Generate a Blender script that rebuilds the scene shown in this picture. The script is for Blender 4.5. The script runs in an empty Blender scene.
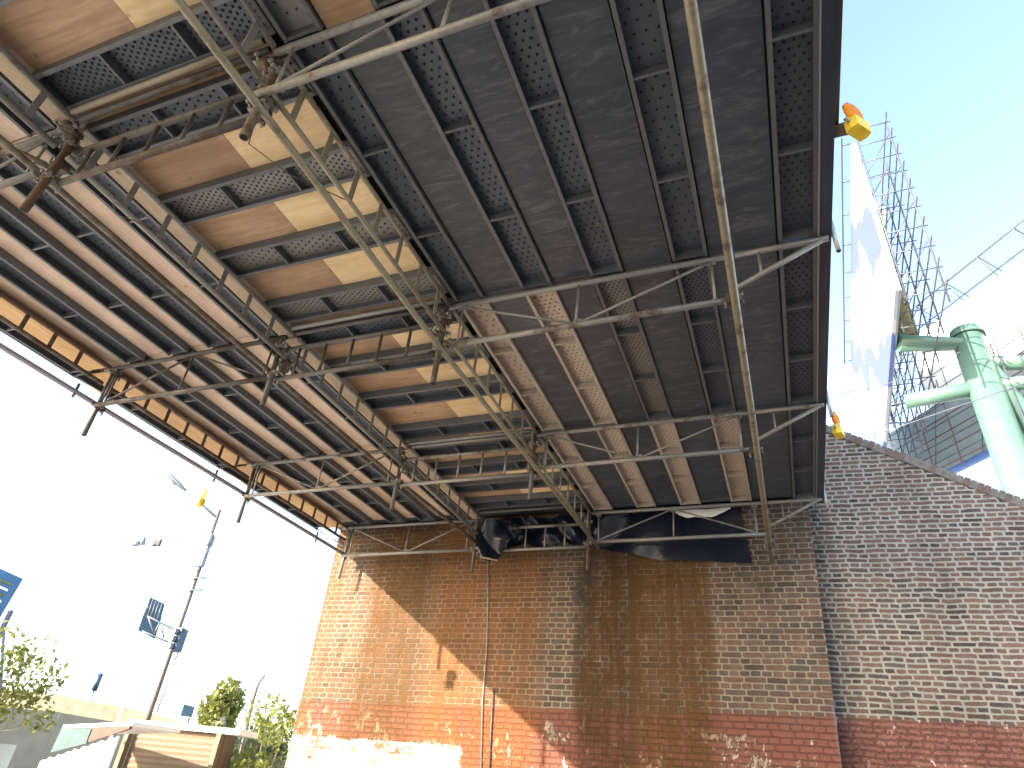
import bpy, math, random
from mathutils import Vector, Matrix
rnd = random.Random(7)
D = bpy.data
SC = bpy.context.scene
COL = SC.collection
S = 3.75            # metres per design unit (height of the deck soffit above the eye)
EYE = 1.6
def W(x, y, z): return Vector((x*S, y*S, EYE+z*S))

# ------------------------------------------------------------------ camera
F_PX = 659.97
cr = Vector((0.93240954, 0.35142794, 0.08432583)).normalized()
cu = Vector((0.1257419, -0.5342066, 0.83594993)).normalized()
cf = Vector((-0.33882358, 0.7688444, 0.54228855)).normalized()
cam = D.cameras.new('camera'); co = D.objects.new('camera', cam); COL.objects.link(co)
co.matrix_world = Matrix(((cr.x, cu.x, -cf.x, 0), (cr.y, cu.y, -cf.y, 0), (cr.z, cu.z, -cf.z, EYE), (0, 0, 0, 1)))
cam.sensor_width = 36; cam.lens = 36*F_PX/1024; cam.clip_end = 5000; cam.clip_start = 0.05
SC.camera = co
def ray(px, py): return cf + cr*((px-512)/F_PX) - cu*((py-384)/F_PX)
def at(px, py, d):                      # point seen at a pixel at horizontal distance d
    r = ray(px, py); r = r*(d/math.hypot(r.x, r.y)); return Vector((r.x, r.y, EYE+r.z))

# ------------------------------------------------------------------ node helper
class NT:
    def __init__(s, name):
        s.mat = D.materials.new(name); s.mat.use_nodes = True
        s.t = s.mat.node_tree; s.b = s.t.nodes['Principled BSDF']; s.out = s.t.nodes['Material Output']
    def n(s, typ, **k):
        nd = s.t.nodes.new(typ)
        for a, v in k.items(): setattr(nd, a, v)
        return nd
    def put(s, sock, v):
        if hasattr(v, 'is_linked') or isinstance(v, bpy.types.NodeSocket): s.t.links.new(v, sock)
        else: sock.default_value = v
    def m(s, op, a, b=0.0, c=0.0):
        nd = s.n('ShaderNodeMath', operation=op)
        s.put(nd.inputs[0], a); s.put(nd.inputs[1], b)
        if len(nd.inputs) > 2: s.put(nd.inputs[2], c)
        return nd.outputs[0]
    def mix(s, f, a, b, mode='MIX'):
        nd = s.n('ShaderNodeMix', data_type='RGBA', blend_type=mode)
        s.put(nd.inputs[0], f)
        for i, v in ((6, a), (7, b)):
            if isinstance(v, tuple): v = tuple(v)+(1,) if len(v) == 3 else v
            s.put(nd.inputs[i], v)
        return nd.outputs[2]
    def sm(s, v, a, b, lo=0.0, hi=1.0):   # smoothstep range
        nd = s.n('ShaderNodeMapRange', interpolation_type='SMOOTHSTEP')
        s.put(nd.inputs[0], v); s.put(nd.inputs[1], a); s.put(nd.inputs[2], b); s.put(nd.inputs[3], lo); s.put(nd.inputs[4], hi)
        return nd.outputs[0]
    def noise(s, vec, scale, detail=4, rough=0.55, dist=0.0):
        nd = s.n('ShaderNodeTexNoise'); s.put(nd.inputs['Vector'], vec)
        nd.inputs['Scale'].default_value = scale; nd.inputs['Detail'].default_value = detail
        nd.inputs['Roughness'].default_value = rough; nd.inputs['Distortion'].default_value = dist
        return nd.outputs['Fac']
    def scale(s, vec, sx, sy, sz):
        nd = s.n('ShaderNodeMapping'); s.put(nd.inputs[0], vec); nd.inputs['Scale'].default_value = (sx, sy, sz); return nd.outputs[0]
    def obj(s): return s.n('ShaderNodeTexCoord').outputs['Object']
    def geo(s): return s.n('ShaderNodeNewGeometry').outputs['Position']
    def xyz(s, v):
        nd = s.n('ShaderNodeSeparateXYZ'); s.put(nd.inputs[0], v); return nd.outputs
    def comb(s, x, y, z):
        nd = s.n('ShaderNodeCombineXYZ'); s.put(nd.inputs[0], x); s.put(nd.inputs[1], y); s.put(nd.inputs[2], z); return nd.outputs[0]
    def white(s, v):
        nd = s.n('ShaderNodeTexWhiteNoise'); nd.noise_dimensions = '3D'; s.put(nd.inputs[0], v); return nd.outputs
    def ramp(s, f, stops, interp='LINEAR'):
        nd = s.n('ShaderNodeValToRGB'); s.put(nd.inputs[0], f); cr_ = nd.color_ramp; cr_.interpolation = interp
        while len(cr_.elements) < len(stops): cr_.elements.new(0.5)
        for e, (p, c) in zip(cr_.elements, stops): e.position = p; e.color = tuple(c)+(1,)
        return nd.outputs[0]
    def bump(s, h, strength=0.5, dist=0.01):
        nd = s.n('ShaderNodeBump'); s.put(nd.inputs['Height'], h); nd.inputs['Strength'].default_value = strength
        nd.inputs['Distance'].default_value = dist; s.t.links.new(nd.outputs[0], s.b.inputs['Normal'])
    def fin(s, col=None, rough=None, metal=None, spec=None):
        if col is not None: s.put(s.b.inputs['Base Color'], col if not isinstance(col, tuple) else tuple(col)+(1,))
        if rough is not None: s.put(s.b.inputs['Roughness'], rough)
        if metal is not None: s.put(s.b.inputs['Metallic'], metal)
        if spec is not None: s.b.inputs['Specular IOR Level'].default_value = spec
        return s.mat
def rnd_obj(s): return s.n('ShaderNodeObjectInfo').outputs['Random']

def plain(name, c, rough=0.6, metal=0.0, var=0.25, scale=6.0, bumpd=0.0):
    s = NT(name); p = s.geo(); n = s.noise(p, scale, 6, 0.65)
    lo = tuple(v*(1-var) for v in c); hi = tuple(min(1, v*(1+var)) for v in c)
    col = s.ramp(n, [(0.3, lo), (0.7, hi)])
    if bumpd: s.bump(n, 0.6, bumpd)
    return s.fin(col, rough, metal)

def tube_mat(name, base, rust, amount, metal=0.35, rough=0.5):
    s = NT(name); p = s.geo(); r = rnd_obj(s)
    n1 = s.noise(p, 9, 8, 0.7); n2 = s.noise(p, 40, 4, 0.6); n3 = s.noise(p, 2.2, 3, 0.5)
    b = s.mix(n2, tuple(v*0.72 for v in base), tuple(min(1, v*1.2) for v in base))
    k = s.m('ADD', s.m('MULTIPLY', n1, 0.6), s.m('ADD', s.m('MULTIPLY', n3, 0.4), s.m('MULTIPLY', r, 0.12)))
    mk = s.sm(k, 0.74-amount*0.45, 0.86-amount*0.42)
    rc = s.mix(n1, tuple(v*0.6 for v in rust), rust)
    col = s.mix(mk, b, rc)
    s.bump(n2, 0.3, 0.003)
    return s.fin(col, s.m('ADD', s.m('MULTIPLY', mk, 0.3), rough), s.m('MULTIPLY', s.m('SUBTRACT', 1.0, mk), metal))

M = {}
M['tube'] = tube_mat('weathered_steel_tube', (0.25, 0.245, 0.235), (0.12, 0.08, 0.055), 0.30)
M['tube_dark'] = tube_mat('dark_steel_tube', (0.10, 0.095, 0.09), (0.08, 0.052, 0.036), 0.45, 0.3, 0.5)
M['tube_rust'] = tube_mat('rusty_steel_tube', (0.16, 0.135, 0.11), (0.10, 0.06, 0.04), 0.65, 0.15, 0.6)
M['tube_tan'] = tube_mat('tan_painted_tube', (0.24, 0.21, 0.15), (0.13, 0.09, 0.06), 0.30, 0.1, 0.45)
M['tube_lilac'] = tube_mat('lilac_grey_tube', (0.30, 0.28, 0.33), (0.2, 0.14, 0.12), 0.1, 0.2, 0.5)
M['tube_pale'] = tube_mat('galvanised_tube', (0.36, 0.37, 0.37), (0.2, 0.16, 0.13), 0.05, 0.6, 0.4)

def plank_mat(name, base, metal, rough):
    s = NT(name); p = s.geo(); r = rnd_obj(s)
    n = s.noise(p, 5, 7, 0.7); n2 = s.noise(s.scale(p, 1, 1, 1), 22, 5, 0.7)
    c = s.mix(n2, tuple(v*0.7 for v in base), tuple(v*1.15 for v in base))
    c = s.mix(s.sm(n, 0.55, 0.75, 0, 0.7), c, s.mix(1.0, c, (0.8, 0.66, 0.55), 'MULTIPLY'))
    c = s.mix(s.sm(s.m('ADD', s.m('MULTIPLY', n2, 0.5), s.m('MULTIPLY', n, 0.5)), 0.56, 0.72, 0, 0.45), c, (0.36, 0.33, 0.29))
    c = s.mix(s.m('MULTIPLY', r, 0.5), c, s.mix(1.0, c, (0.72, 0.66, 0.6), 'MULTIPLY'))
    s.bump(n2, 0.25, 0.003)
    return s.fin(c, s.m('ADD', s.m('MULTIPLY', n, 0.3), rough), metal)
M['plank'] = plank_mat('plank_steel', (0.095, 0.112, 0.145), 0.35, 0.36)
M['plank_rail'] = plank_mat('plank_rail_steel', (0.135, 0.145, 0.16), 0.3, 0.34)
M['plank_tan'] = plank_mat('tan_plank_steel', (0.64, 0.57, 0.49), 0.2, 0.4)  # lighter tan tone for some planks towards the wall
M['plank_tan_rail'] = plank_mat('tan_plank_rail', (0.50, 0.43, 0.365), 0.2, 0.4)
M['plank_grey'] = plank_mat('pale_grey_plank_steel', (0.26, 0.255, 0.245), 0.3, 0.4)
M['hole'] = NT('plank_hole').fin((0.004, 0.004, 0.005), 0.9)

def ply_mat(name, c1, c2, axis, rough=0.6, smudge=None, knots=True):
    s = NT(name); p = s.geo(); r = rnd_obj(s)
    off = s.m('MULTIPLY', r, 37.0); x, y, z = s.xyz(p)
    p2 = s.comb(s.m('ADD', x, off), s.m('ADD', y, off), z)
    sc = (0.45, 5, 1) if axis == 'X' else (5, 0.45, 1)
    g = s.noise(s.scale(p2, *sc), 3.0, 8, 0.72, 0.6)
    f = s.noise(s.scale(p2, *[v*4 if v > 1 else v for v in sc]), 9, 4, 0.7)
    big = s.noise(p2, 1.3, 5, 0.6)
    c = s.mix(s.sm(g, 0.32, 0.68), c1, c2)
    c = s.mix(s.m('MULTIPLY', s.sm(f, 0.45, 0.7), 0.35), c, tuple(v*0.55 for v in c1))
    c = s.mix(s.m('MULTIPLY', s.sm(big, 0.42, 0.68), 0.55), c, tuple(v*0.62 for v in c1))
    if knots:
        vo = s.n('ShaderNodeTexVoronoi'); s.put(vo.inputs['Vector'], s.scale(p2, 1, 1, 1)); vo.inputs['Scale'].default_value = 3.2
        kk = s.m('SUBTRACT', 1.0, s.sm(vo.outputs['Distance'], 0.03, 0.09)); c = s.mix(s.m('MULTIPLY', kk, 0.7), c, (0.12, 0.05, 0.02))
    if smudge:
        sg = s.noise(s.scale(p2, 1.2, 4.5, 1), 2.4, 9, 0.75, 1.6); c = s.mix(s.sm(sg, 0.47, 0.74, 0, 0.7), c, smudge)
    c = s.mix(s.m('MULTIPLY', r, 0.4), c, s.mix(1.0, c, (0.74, 0.68, 0.64), 'MULTIPLY'))
    s.bump(g, 0.2, 0.002)
    return s.fin(c, rough)
M['ply_dark'] = ply_mat('film_faced_plywood', (0.038, 0.050, 0.070), (0.062, 0.074, 0.094), 'X', 0.45, (0.17, 0.18, 0.195), False)
M['ply_tan'] = ply_mat('tan_plywood', (0.76, 0.55, 0.29), (0.90, 0.72, 0.44), 'X', 0.6)
M['ply_brown'] = ply_mat('brown_plywood', (0.36, 0.225, 0.135), (0.54, 0.37, 0.23), 'X', 0.6)
M['ply_pink'] = ply_mat('pale_plywood', (0.56, 0.44, 0.345), (0.70, 0.57, 0.455), 'Y', 0.6)
M['ply_orange'] = ply_mat('orange_plywood', (0.50, 0.29, 0.11), (0.64, 0.41, 0.19), 'Y', 0.6)
M['ply_in'] = ply_mat('dull_tan_plywood', (0.36, 0.28, 0.19), (0.48, 0.38, 0.27), 'Y', 0.6)
M['timber'] = ply_mat('old_timber', (0.085, 0.075, 0.062), (0.15, 0.13, 0.11), 'Y', 0.8, None, False)
M['dark_timber'] = ply_mat('tarred_timber', (0.024, 0.032, 0.052), (0.045, 0.056, 0.082), 'Y', 0.45, None, False)
M['bridge'] = plain('bridge_steel_paint', (0.05, 0.055, 0.06), 0.7, 0.0, 0.4, 3)

# ---- brick
def brick_mat(name, ch, mw, irr, ramp, mortar, rough_edge, wing=False, bl=0.252):
    s = NT(name); p = s.obj(); x, y, z = s.xyz(p)
    wn = s.n('ShaderNodeTexNoise'); s.put(wn.inputs['Vector'], p); wn.inputs['Scale'].default_value = 4.0; wn.inputs['Detail'].default_value = 4
    wx, wy, wz = s.xyz(wn.outputs['Color'])
    xx = s.m('ADD', x, s.m('MULTIPLY', s.m('SUBTRACT', wx, 0.5), irr)); zz = s.m('ADD', z, s.m('MULTIPLY', s.m('SUBTRACT', wz, 0.5), irr*0.7))
    zc = s.m('DIVIDE', zz, ch); row = s.m('FLOOR', zc); fz = s.m('SUBTRACT', zc, row)
    par = s.m('ABSOLUTE', s.m('MODULO', row, 2.0))
    L = s.m('SUBTRACT', bl, s.m('MULTIPLY', par, bl/2))
    jit = s.white(s.comb(row, 3.3, 1.7))[0]
    u = s.m('ADD', s.m('DIVIDE', xx, L), s.m('ADD', s.m('MULTIPLY', par, 0.5), s.m('MULTIPLY', jit, 0.18 if not wing else 0.35)))
    colm = s.m('FLOOR', u); fu = s.m('SUBTRACT', u, colm)
    dx = s.m('MULTIPLY', s.m('MINIMUM', fu, s.m('SUBTRACT', 1.0, fu)), L)
    dz = s.m('MULTIPLY', s.m('MINIMUM', fz, s.m('SUBTRACT', 1.0, fz)), ch)
    fine = s.noise(p, 38, 5, 0.7); med = s.noise(p, 9, 4, 0.6)
    # rounded joint distance
    d = s.m('MINIMUM', dx, dz)
    corner = s.m('MULTIPLY', s.m('POWER', s.m('DIVIDE', 0.02, s.m('ADD', s.m('ADD', dx, dz), 0.004)), 2.0), 0.006)
    d = s.m('SUBTRACT', d, corner)
    d = s.m('ADD', d, s.m('MULTIPLY', s.m('SUBTRACT', fine, 0.5), rough_edge))
    br = s.sm(d, mw, mw+0.0045)                       # 1 on the brick
    rv = s.white(s.comb(colm, row, 9.1))[0]; rv2 = s.white(s.comb(colm, row, 4.1))[0]
    bc = s.ramp(rv, ramp)
    bc = s.mix(s.sm(fine, 0.3, 0.75, 0, 0.55), bc, s.mix(1.0, bc, (0.55, 0.5, 0.48), 'MULTIPLY'))
    mc = s.mix(fine, tuple(v*0.72 for v in mortar), tuple(min(1, v*1.15) for v in mortar))
    big = s.noise(p, 0.9, 6, 0.6); blot = s.noise(p, 4.5, 6, 0.72); soot = s.noise(s.scale(p, 1, 1, 0.7), 1.7, 7, 0.72)
    bc = s.mix(s.sm(blot, 0.42, 0.68, 0, 0.7), bc, s.mix(1.0, s.mix(0.25, bc, (0.13, 0.11, 0.10)), (1.55, 1.42, 1.32), 'MULTIPLY'))
    bc = s.mix(s.sm(s.noise(p, 19, 4, 0.75), 0.5, 0.72, 0, 0.6), bc, (0.06, 0.05, 0.045))
    mc = s.mix(s.sm(s.noise(p, 7, 5, 0.75), 0.52, 0.7, 0, 0.7), mc, s.mix(1.0, mc, (0.5, 0.47, 0.43), 'MULTIPLY'))
    lost = s.m('GREATER_THAN', s.m('ADD', rv2, s.m('MULTIPLY', big, 0.0)), 2.0)
    c = s.mix(br, mc, bc)
    c = s.mix(s.sm(soot, 0.5, 0.68, 0, 0.55), c, s.mix(1.0, c, (0.48, 0.48, 0.48), 'MULTIPLY')); c = s.mix(s.sm(big, 0.42, 0.7, 0, 0.5), c, s.mix(1.0, c, (0.50, 0.47, 0.44), 'MULTIPLY'))
    nz = s.noise(s.scale(p, 1, 1, 0.22), 1.6, 6, 0.65)           # long vertical wobble
    drip = s.noise(s.scale(p, 6, 6, 0.5), 2.0, 7, 0.7)
    xs = s.m('ADD', x, s.m('MULTIPLY', s.m('SUBTRACT', nz, 0.5), 0.45))
    def band(c0, hw, soft):
        return s.m('SUBTRACT', 1.0, s.sm(s.m('ABSOLUTE', s.m('SUBTRACT', xs, c0)), hw, hw+soft))
    def stain(c, mask, col, k):
        mm = s.m('MULTIPLY', mask, s.m('MULTIPLY', s.m('MULTIPLY', s.sm(drip, 0.3, 0.6, 0.5, 1.0), s.sm(blot, 0.3, 0.6, 0.55, 1.0)), k))
        c2 = s.mix(mm, c, s.mix(0.5, s.mix(1.0, c, tuple(min(1, v*4.6) for v in col), 'MULTIPLY'), col)); return c2
    pm = s.noise(p, 3.0, 7, 0.72); pf = s.noise(s.scale(p, 1, 1, 0.6), 12, 7, 0.75)
    if not wing:
        redz = s.m('ADD', 2.80, s.m('ADD', s.m('MULTIPLY', s.m('SUBTRACT', pf, 0.5), 0.06), s.m('MULTIPLY', x, 0.012)))
        red = s.m('SUBTRACT', 1.0, s.sm(z, redz, s.m('ADD', redz, 0.02)))
        redc = s.mix(fine, (0.12, 0.045, 0.034), (0.20, 0.08, 0.06)); redc = s.mix(s.sm(pm, 0.45, 0.7, 0, 0.6), redc, (0.12, 0.085, 0.06))
        redc = s.mix(s.m('SUBTRACT', 1.0, br), redc, s.mix(1.0, redc, (0.72, 0.7, 0.7), 'MULTIPLY'))
        peel = s.sm(s.m('ADD', pf, s.m('MULTIPLY', s.m('SUBTRACT', pm, 0.5), 0.9)), 0.60, 0.64)
        lowp = s.m('SUBTRACT', 1.0, s.sm(z, 2.45, 2.8))
        redc = s.mix(s.m('MULTIPLY', peel, lowp), redc, s.mix(fine, (0.36, 0.31, 0.25), (0.52, 0.48, 0.42)))
        peelb = s.sm(s.m('ADD', pm, s.m('MULTIPLY', pf, 0.3)), 0.76, 0.80)
        redm = s.m('MULTIPLY', red, s.m('SUBTRACT', 1.0, s.m('MULTIPLY', peelb, 0.8)))
        c = s.mix(redm, c, redc)
    else:
        redz = s.m('ADD', 2.82, s.m('MULTIPLY', s.m('SUBTRACT', pf, 0.5), 0.07))
        red = s.m('SUBTRACT', 1.0, s.sm(z, redz, s.m('ADD', redz, 0.025)))
        redc = s.mix(s.sm(s.m('ADD', s.m('MULTIPLY', fine, 0.5), s.m('MULTIPLY', pm, 0.5)), 0.35, 0.65), (0.12, 0.05, 0.042), (0.26, 0.125, 0.10))
        redc = s.mix(s.m('SUBTRACT', 1.0, br), redc, s.mix(1.0, redc, (0.65, 0.62, 0.6), 'MULTIPLY'))
        peel = s.sm(s.m('ADD', pf, s.m('MULTIPLY', s.m('SUBTRACT', pm, 0.5), 0.8)), 0.62, 0.66)
        redc = s.mix(s.m('MULTIPLY', peel, 0.85), redc, (0.55, 0.5, 0.45))
        c = s.mix(red, c, redc)
        spot = s.sm(s.noise(p, 7, 5, 0.8), 0.74, 0.78); c = s.mix(spot, c, (0.6, 0.58, 0.56))
        # darker strip along the joint with the abutment and faded purple spray paint low on it
        c = s.mix(s.m('SUBTRACT', 1.0, s.sm(x, 0.12, 0.5, 0, 1)), c, s.mix(1.0, c, (0.55, 0.58, 0.6), 'MULTIPLY'))
    if not wing:
        c = stain(c, band(-3.0, 2.2, 1.2), (0.07, 0.05, 0.03), 0.25)
        c = stain(c, s.m('MULTIPLY', band(-3.5, 1.0, 0.9), s.sm(z, 3.9, 5.2)), (0.07, 0.038, 0.02), 0.6)
        c = stain(c, band(-6.0, 1.3, 0.6), (0.19, 0.115, 0.045), 0.42)
        c = stain(c, band(-5.55, 0.34, 0.35), (0.10, 0.056, 0.018), 0.95)
        c = stain(c, band(-6.9, 0.10, 0.2), (0.22, 0.11, 0.04), 0.35)
        c = stain(c, band(-4.05, 0.65, 0.45), (0.22, 0.10, 0.028), 0.7)
        c = stain(c, band(-2.2, 0.30, 0.22), (0.065, 0.036, 0.016), 1.15)
        c = stain(c, band(-1.40, 0.42, 0.16), (0.095, 0.054, 0.02), 1.1)
        blk = s.m('MULTIPLY', band(-2.55, 0.06, 0.16), s.sm(s.noise(p, 7, 6, 0.8), 0.42, 0.6)); c = s.mix(s.m('MULTIPLY', blk, s.sm(z, 3.2, 4.2)), c, (0.03, 0.027, 0.025))
        # limewash left on the foot of the wall
        wz_ = s.m('ADD', 2.27, s.m('ADD', s.m('MULTIPLY', s.m('SUBTRACT', pf, 0.5), 0.30), s.m('MULTIPLY', s.m('SUBTRACT', pm, 0.5), 0.35)))
        wx_ = s.m('ADD', -4.25, s.m('MULTIPLY', s.m('SUBTRACT', pf, 0.5), 0.25))
        wm = s.m('MULTIPLY', s.m('SUBTRACT', 1.0, s.sm(z, wz_, s.m('ADD', wz_, 0.03))), s.m('SUBTRACT', 1.0, s.sm(x, wx_, s.m('ADD', wx_, 0.08))))
        wm = s.m('MULTIPLY', wm, s.m('SUBTRACT', 1.0, s.sm(s.m('ADD', pm, s.m('MULTIPLY', pf, 0.5)), 0.79, 0.83)))
        wc = s.mix(s.sm(pm, 0.46, 0.7, 0, 0.85), (0.42, 0.39, 0.33), (0.15, 0.125, 0.05)); wc = s.mix(s.m('MULTIPLY', s.m('SUBTRACT', 1.0, br), s.sm(pm, 0.42, 0.6)), wc, (0.16, 0.13, 0.10))
        c = s.mix(wm, c, wc)
        pu = s.m('MULTIPLY', s.m('MULTIPLY', s.sm(x, 0.36, 0.44), s.m('SUBTRACT', 1.0, s.sm(z, 2.95, 3.05))), s.sm(pf, 0.42, 0.5)); c = s.mix(s.m('MULTIPLY', pu, 0.7), c, (0.26, 0.2, 0.34))
    c = s.mix(lost, c, (0.012, 0.011, 0.01))
    if not wing: c = s.mix(s.m('MULTIPLY', s.sm(s.noise(p, 13, 6, 0.8), 0.66, 0.72), s.sm(z, 2.9, 3.4, 1, 0.25)), c, (0.34, 0.31, 0.27))
    h = s.m('ADD', s.m('MULTIPLY', br, 1.0), s.m('ADD', s.m('MULTIPLY', fine, 0.35), s.m('MULTIPLY', rv2, 0.35)))
    h = s.m('SUBTRACT', h, s.m('MULTIPLY', lost, 2.0))
    s.bump(h, 1.0, 0.018)
    return s.fin(c, 0.88, 0.0, 0.25)
RAMP1 = [(0.0, (0.055, 0.045, 0.042)), (0.22, (0.095, 0.064, 0.055)), (0.5, (0.135, 0.083, 0.067)), (0.75, (0.11, 0.084, 0.072)), (0.9, (0.07, 0.066, 0.063)), (1.0, (0.17, 0.095, 0.072))]
RAMP0 = [(0.0, (0.12, 0.075, 0.06)), (0.25, (0.20, 0.105, 0.075)), (0.5, (0.27, 0.135, 0.09)), (0.75, (0.23, 0.155, 0.115)), (0.9, (0.13, 0.11, 0.10)), (1.0, (0.33, 0.16, 0.10))]
RAMP2 = [(0.0, (0.05, 0.044, 0.043)), (0.25, (0.135, 0.09, 0.077)), (0.5, (0.18, 0.115, 0.097)), (0.75, (0.14, 0.108, 0.095)), (0.9, (0.065, 0.062, 0.062)), (1.0, (0.18, 0.11, 0.095))]
M['brick'] = brick_mat('old_brick', 0.0715, 0.0050, 0.030, RAMP1, (0.28, 0.255, 0.21), 0.014)
M['brick_wing'] = brick_mat('rough_pointed_brick', 0.0625, 0.0085, 0.06, RAMP2, (0.37, 0.36, 0.325), 0.026, True, 0.238)
M['coping'] = plain('weathered_coping_brick', (0.15, 0.135, 0.125), 0.9, 0, 0.35, 20, 0.004)
M['concrete'] = plain('stained_concrete', (0.10, 0.088, 0.062), 0.85, 0, 0.3, 1.5)
M['cream'] = plain('cream_render', (0.20, 0.18, 0.135), 0.85, 0, 0.15, 1.5)
M['black_plastic'] = None
s = NT('black_plastic_sheet'); n = s.noise(s.geo(), 3.5, 3, 0.5, 0.8); s.bump(n, 0.35, 0.04); M['black_plastic'] = s.fin((0.008, 0.012, 0.024), 0.24)
s = NT('white_plastic_sheet'); M['white_plastic'] = s.fin((0.85, 0.85, 0.82), 0.4); s.b.inputs['Transmission Weight'].default_value = 0.0
s = NT('amber_lens'); p = s.obj(); w_ = s.n('ShaderNodeTexWave'); s.put(w_.inputs['Vector'], p); w_.inputs['Scale'].default_value = 18
s.bump(w_.outputs['Fac'], 0.5, 0.004); M['amber'] = s.fin((1.0, 0.50, 0.03), 0.2)
tr = s.n('ShaderNodeBsdfTranslucent'); tr.inputs[0].default_value = (1.0, 0.62, 0.05, 1); mx = s.n('ShaderNodeMixShader'); mx.inputs[0].default_value = 0.6
s.t.links.new(s.b.outputs[0], mx.inputs[1]); s.t.links.new(tr.outputs[0], mx.inputs[2]); s.t.links.new(mx.outputs[0], s.out.inputs[0])
M['yellow'] = plain('yellow_plastic', (0.80, 0.58, 0.04), 0.45, 0, 0.2, 12)
M['yellowgreen'] = plain('bright_yellow_plastic', (0.85, 0.80, 0.03), 0.4, 0, 0.1, 12)
M['white'] = plain('white_paint', (0.8, 0.8, 0.78), 0.5, 0, 0.05)
M['blue_panel'] = plain('blue_grey_panel', (0.02, 0.055, 0.10), 0.5, 0, 0.25, 4)
M['green_steel'] = plain('pale_green_steel', (0.085, 0.165, 0.14), 0.4, 0, 0.12, 2)
M['grey_tube'] = plain('blue_grey_tube', (0.075, 0.085, 0.12), 0.5, 0.2, 0.2)
M['grey_panel'] = plain('grey_sheet_panel', (0.24, 0.30, 0.32), 0.5, 0, 0.15, 2)
M['red_rib'] = plain('rusty_red_tube', (0.14, 0.07, 0.07), 0.6, 0.1, 0.3)
M['bark'] = plain('bark', (0.13, 0.10, 0.075), 0.9, 0, 0.3, 20, 0.01)
M['rubber'] = plain('black_rubber', (0.02, 0.02, 0.02), 0.7)
s = NT('glass_dark'); M['glass'] = s.fin((0.03, 0.04, 0.05), 0.05)
s = NT('blue_car_paint'); M['carblue'] = s.fin((0.01, 0.05, 0.25), 0.2); s.b.inputs['Coat Weight'].default_value = 1.0
def leaf_mat(name, c):
    s = NT(name); r = s.noise(s.geo(), 5, 3); col = s.ramp(r, [(0.3, tuple(v*0.55 for v in c)), (0.7, tuple(v*1.3 for v in c))])
    s.b.inputs['Transmission Weight'].default_value = 0.0
    tr = s.n('ShaderNodeBsdfTranslucent'); s.put(tr.inputs[0], col); mx = s.n('ShaderNodeMixShader'); mx.inputs[0].default_value = 0.4
    s.put(s.b.inputs['Base Color'], col); s.b.inputs['Roughness'].default_value = 0.6
    s.t.links.new(s.b.outputs[0], mx.inputs[1]); s.t.links.new(tr.outputs[0], mx.inputs[2]); s.t.links.new(mx.outputs[0], s.out.inputs[0])
    return s.mat
M['leaf'] = leaf_mat('green_leaves', (0.075, 0.12, 0.03)); M['leaf_y'] = leaf_mat('yellow_green_leaves', (0.19, 0.21, 0.05)); M['leaf_d'] = leaf_mat('dull_leaves', (0.07, 0.10, 0.05))

# ------------------------------------------------------------------ mesh builder
class MB:
    def __init__(s): s.v = []; s.f = []; s.mi = []; s.sm = []
    def face(s, idx, mi=0, smooth=False): s.f.append(idx); s.mi.append(mi); s.sm.append(smooth)
    def box(s, lo, hi, mi=0, M4=None):
        b = len(s.v)
        for z in (lo[2], hi[2]):
            for y in (lo[1], hi[1]):
                for x in (lo[0], hi[0]):
                    p = Vector((x, y, z)); s.v.append(M4 @ p if M4 else p)
        for q in ((0, 2, 3, 1), (4, 5, 7, 6), (0, 1, 5, 4), (2, 6, 7, 3), (0, 4, 6, 2), (1, 3, 7, 5)): s.face([b+i for i in q], mi)
        return s
    def tube(s, pts, r, n=10, mi=0, cap=True, hollow=True):
        pts = [Vector(p) for p in pts]; rs = r if isinstance(r, (list, tuple)) else [r]*len(pts)
        d0 = (pts[1]-pts[0]).normalized(); up = Vector((0, 0, 1)) if abs(d0.z) < 0.9 else Vector((1, 0, 0))
        a = d0.cross(up).normalized(); rings = []
        for i, p in enumerate(pts):
            if i == 0: d = pts[1]-pts[0]
            elif i == len(pts)-1: d = pts[-1]-pts[-2]
            else: d = pts[i+1]-pts[i-1]
            d.normalize(); a = (a-d*a.dot(d)).normalized(); b = d.cross(a); st = len(s.v)
            for k in range(n):
                t = 2*math.pi*k/n; s.v.append(p+(a*math.cos(t)+b*math.sin(t))*rs[i])
            rings.append(st)
        for i in range(len(rings)-1):
            for k in range(n):
                k2 = (k+1) % n; s.face([rings[i]+k, rings[i]+k2, rings[i+1]+k2, rings[i+1]+k], mi, True)
        if cap:
            s.face([rings[0]+k for k in range(n)][::-1], mi); s.face([rings[-1]+k for k in range(n)], mi)
        return s
    def prism(s, poly, d, mi=0):      # poly: list of Vectors (planar), d: extrusion vector
        b = len(s.v); n = len(poly)
        for p in poly: s.v.append(Vector(p))
        for p in poly: s.v.append(Vector(p)+d)
        s.face(list(range(b, b+n))[::-1], mi); s.face(list(range(b+n, b+2*n)), mi)
        for i in range(n):
            j = (i+1) % n; s.face([b+i, b+j, b+n+j, b+n+i], mi)
        return s
    def mesh(s, name, mats):
        me = D.meshes.new(name); me.from_pydata([tuple(p) for p in s.v], [], s.f)
        for m_ in mats: me.materials.append(m_)
        me.polygons.foreach_set('material_index', s.mi); me.polygons.foreach_set('use_smooth', s.sm); me.update(); return me
    def build(s, name, mats, parent=None):
        if not isinstance(mats, (list, tuple)): mats = [mats]
        return link(name, s.mesh(name, mats), parent)
def link(name, me, parent=None):
    o = D.objects.new(name, me); COL.objects.link(o)
    if parent is not None: o.parent = parent
    return o
def tag(o, label=None, cat=None, group=None, kind=None):
    if label: o['label'] = label
    if cat: o['category'] = cat
    if group: o['group'] = group
    if kind: o['kind'] = kind
    return o
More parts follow.
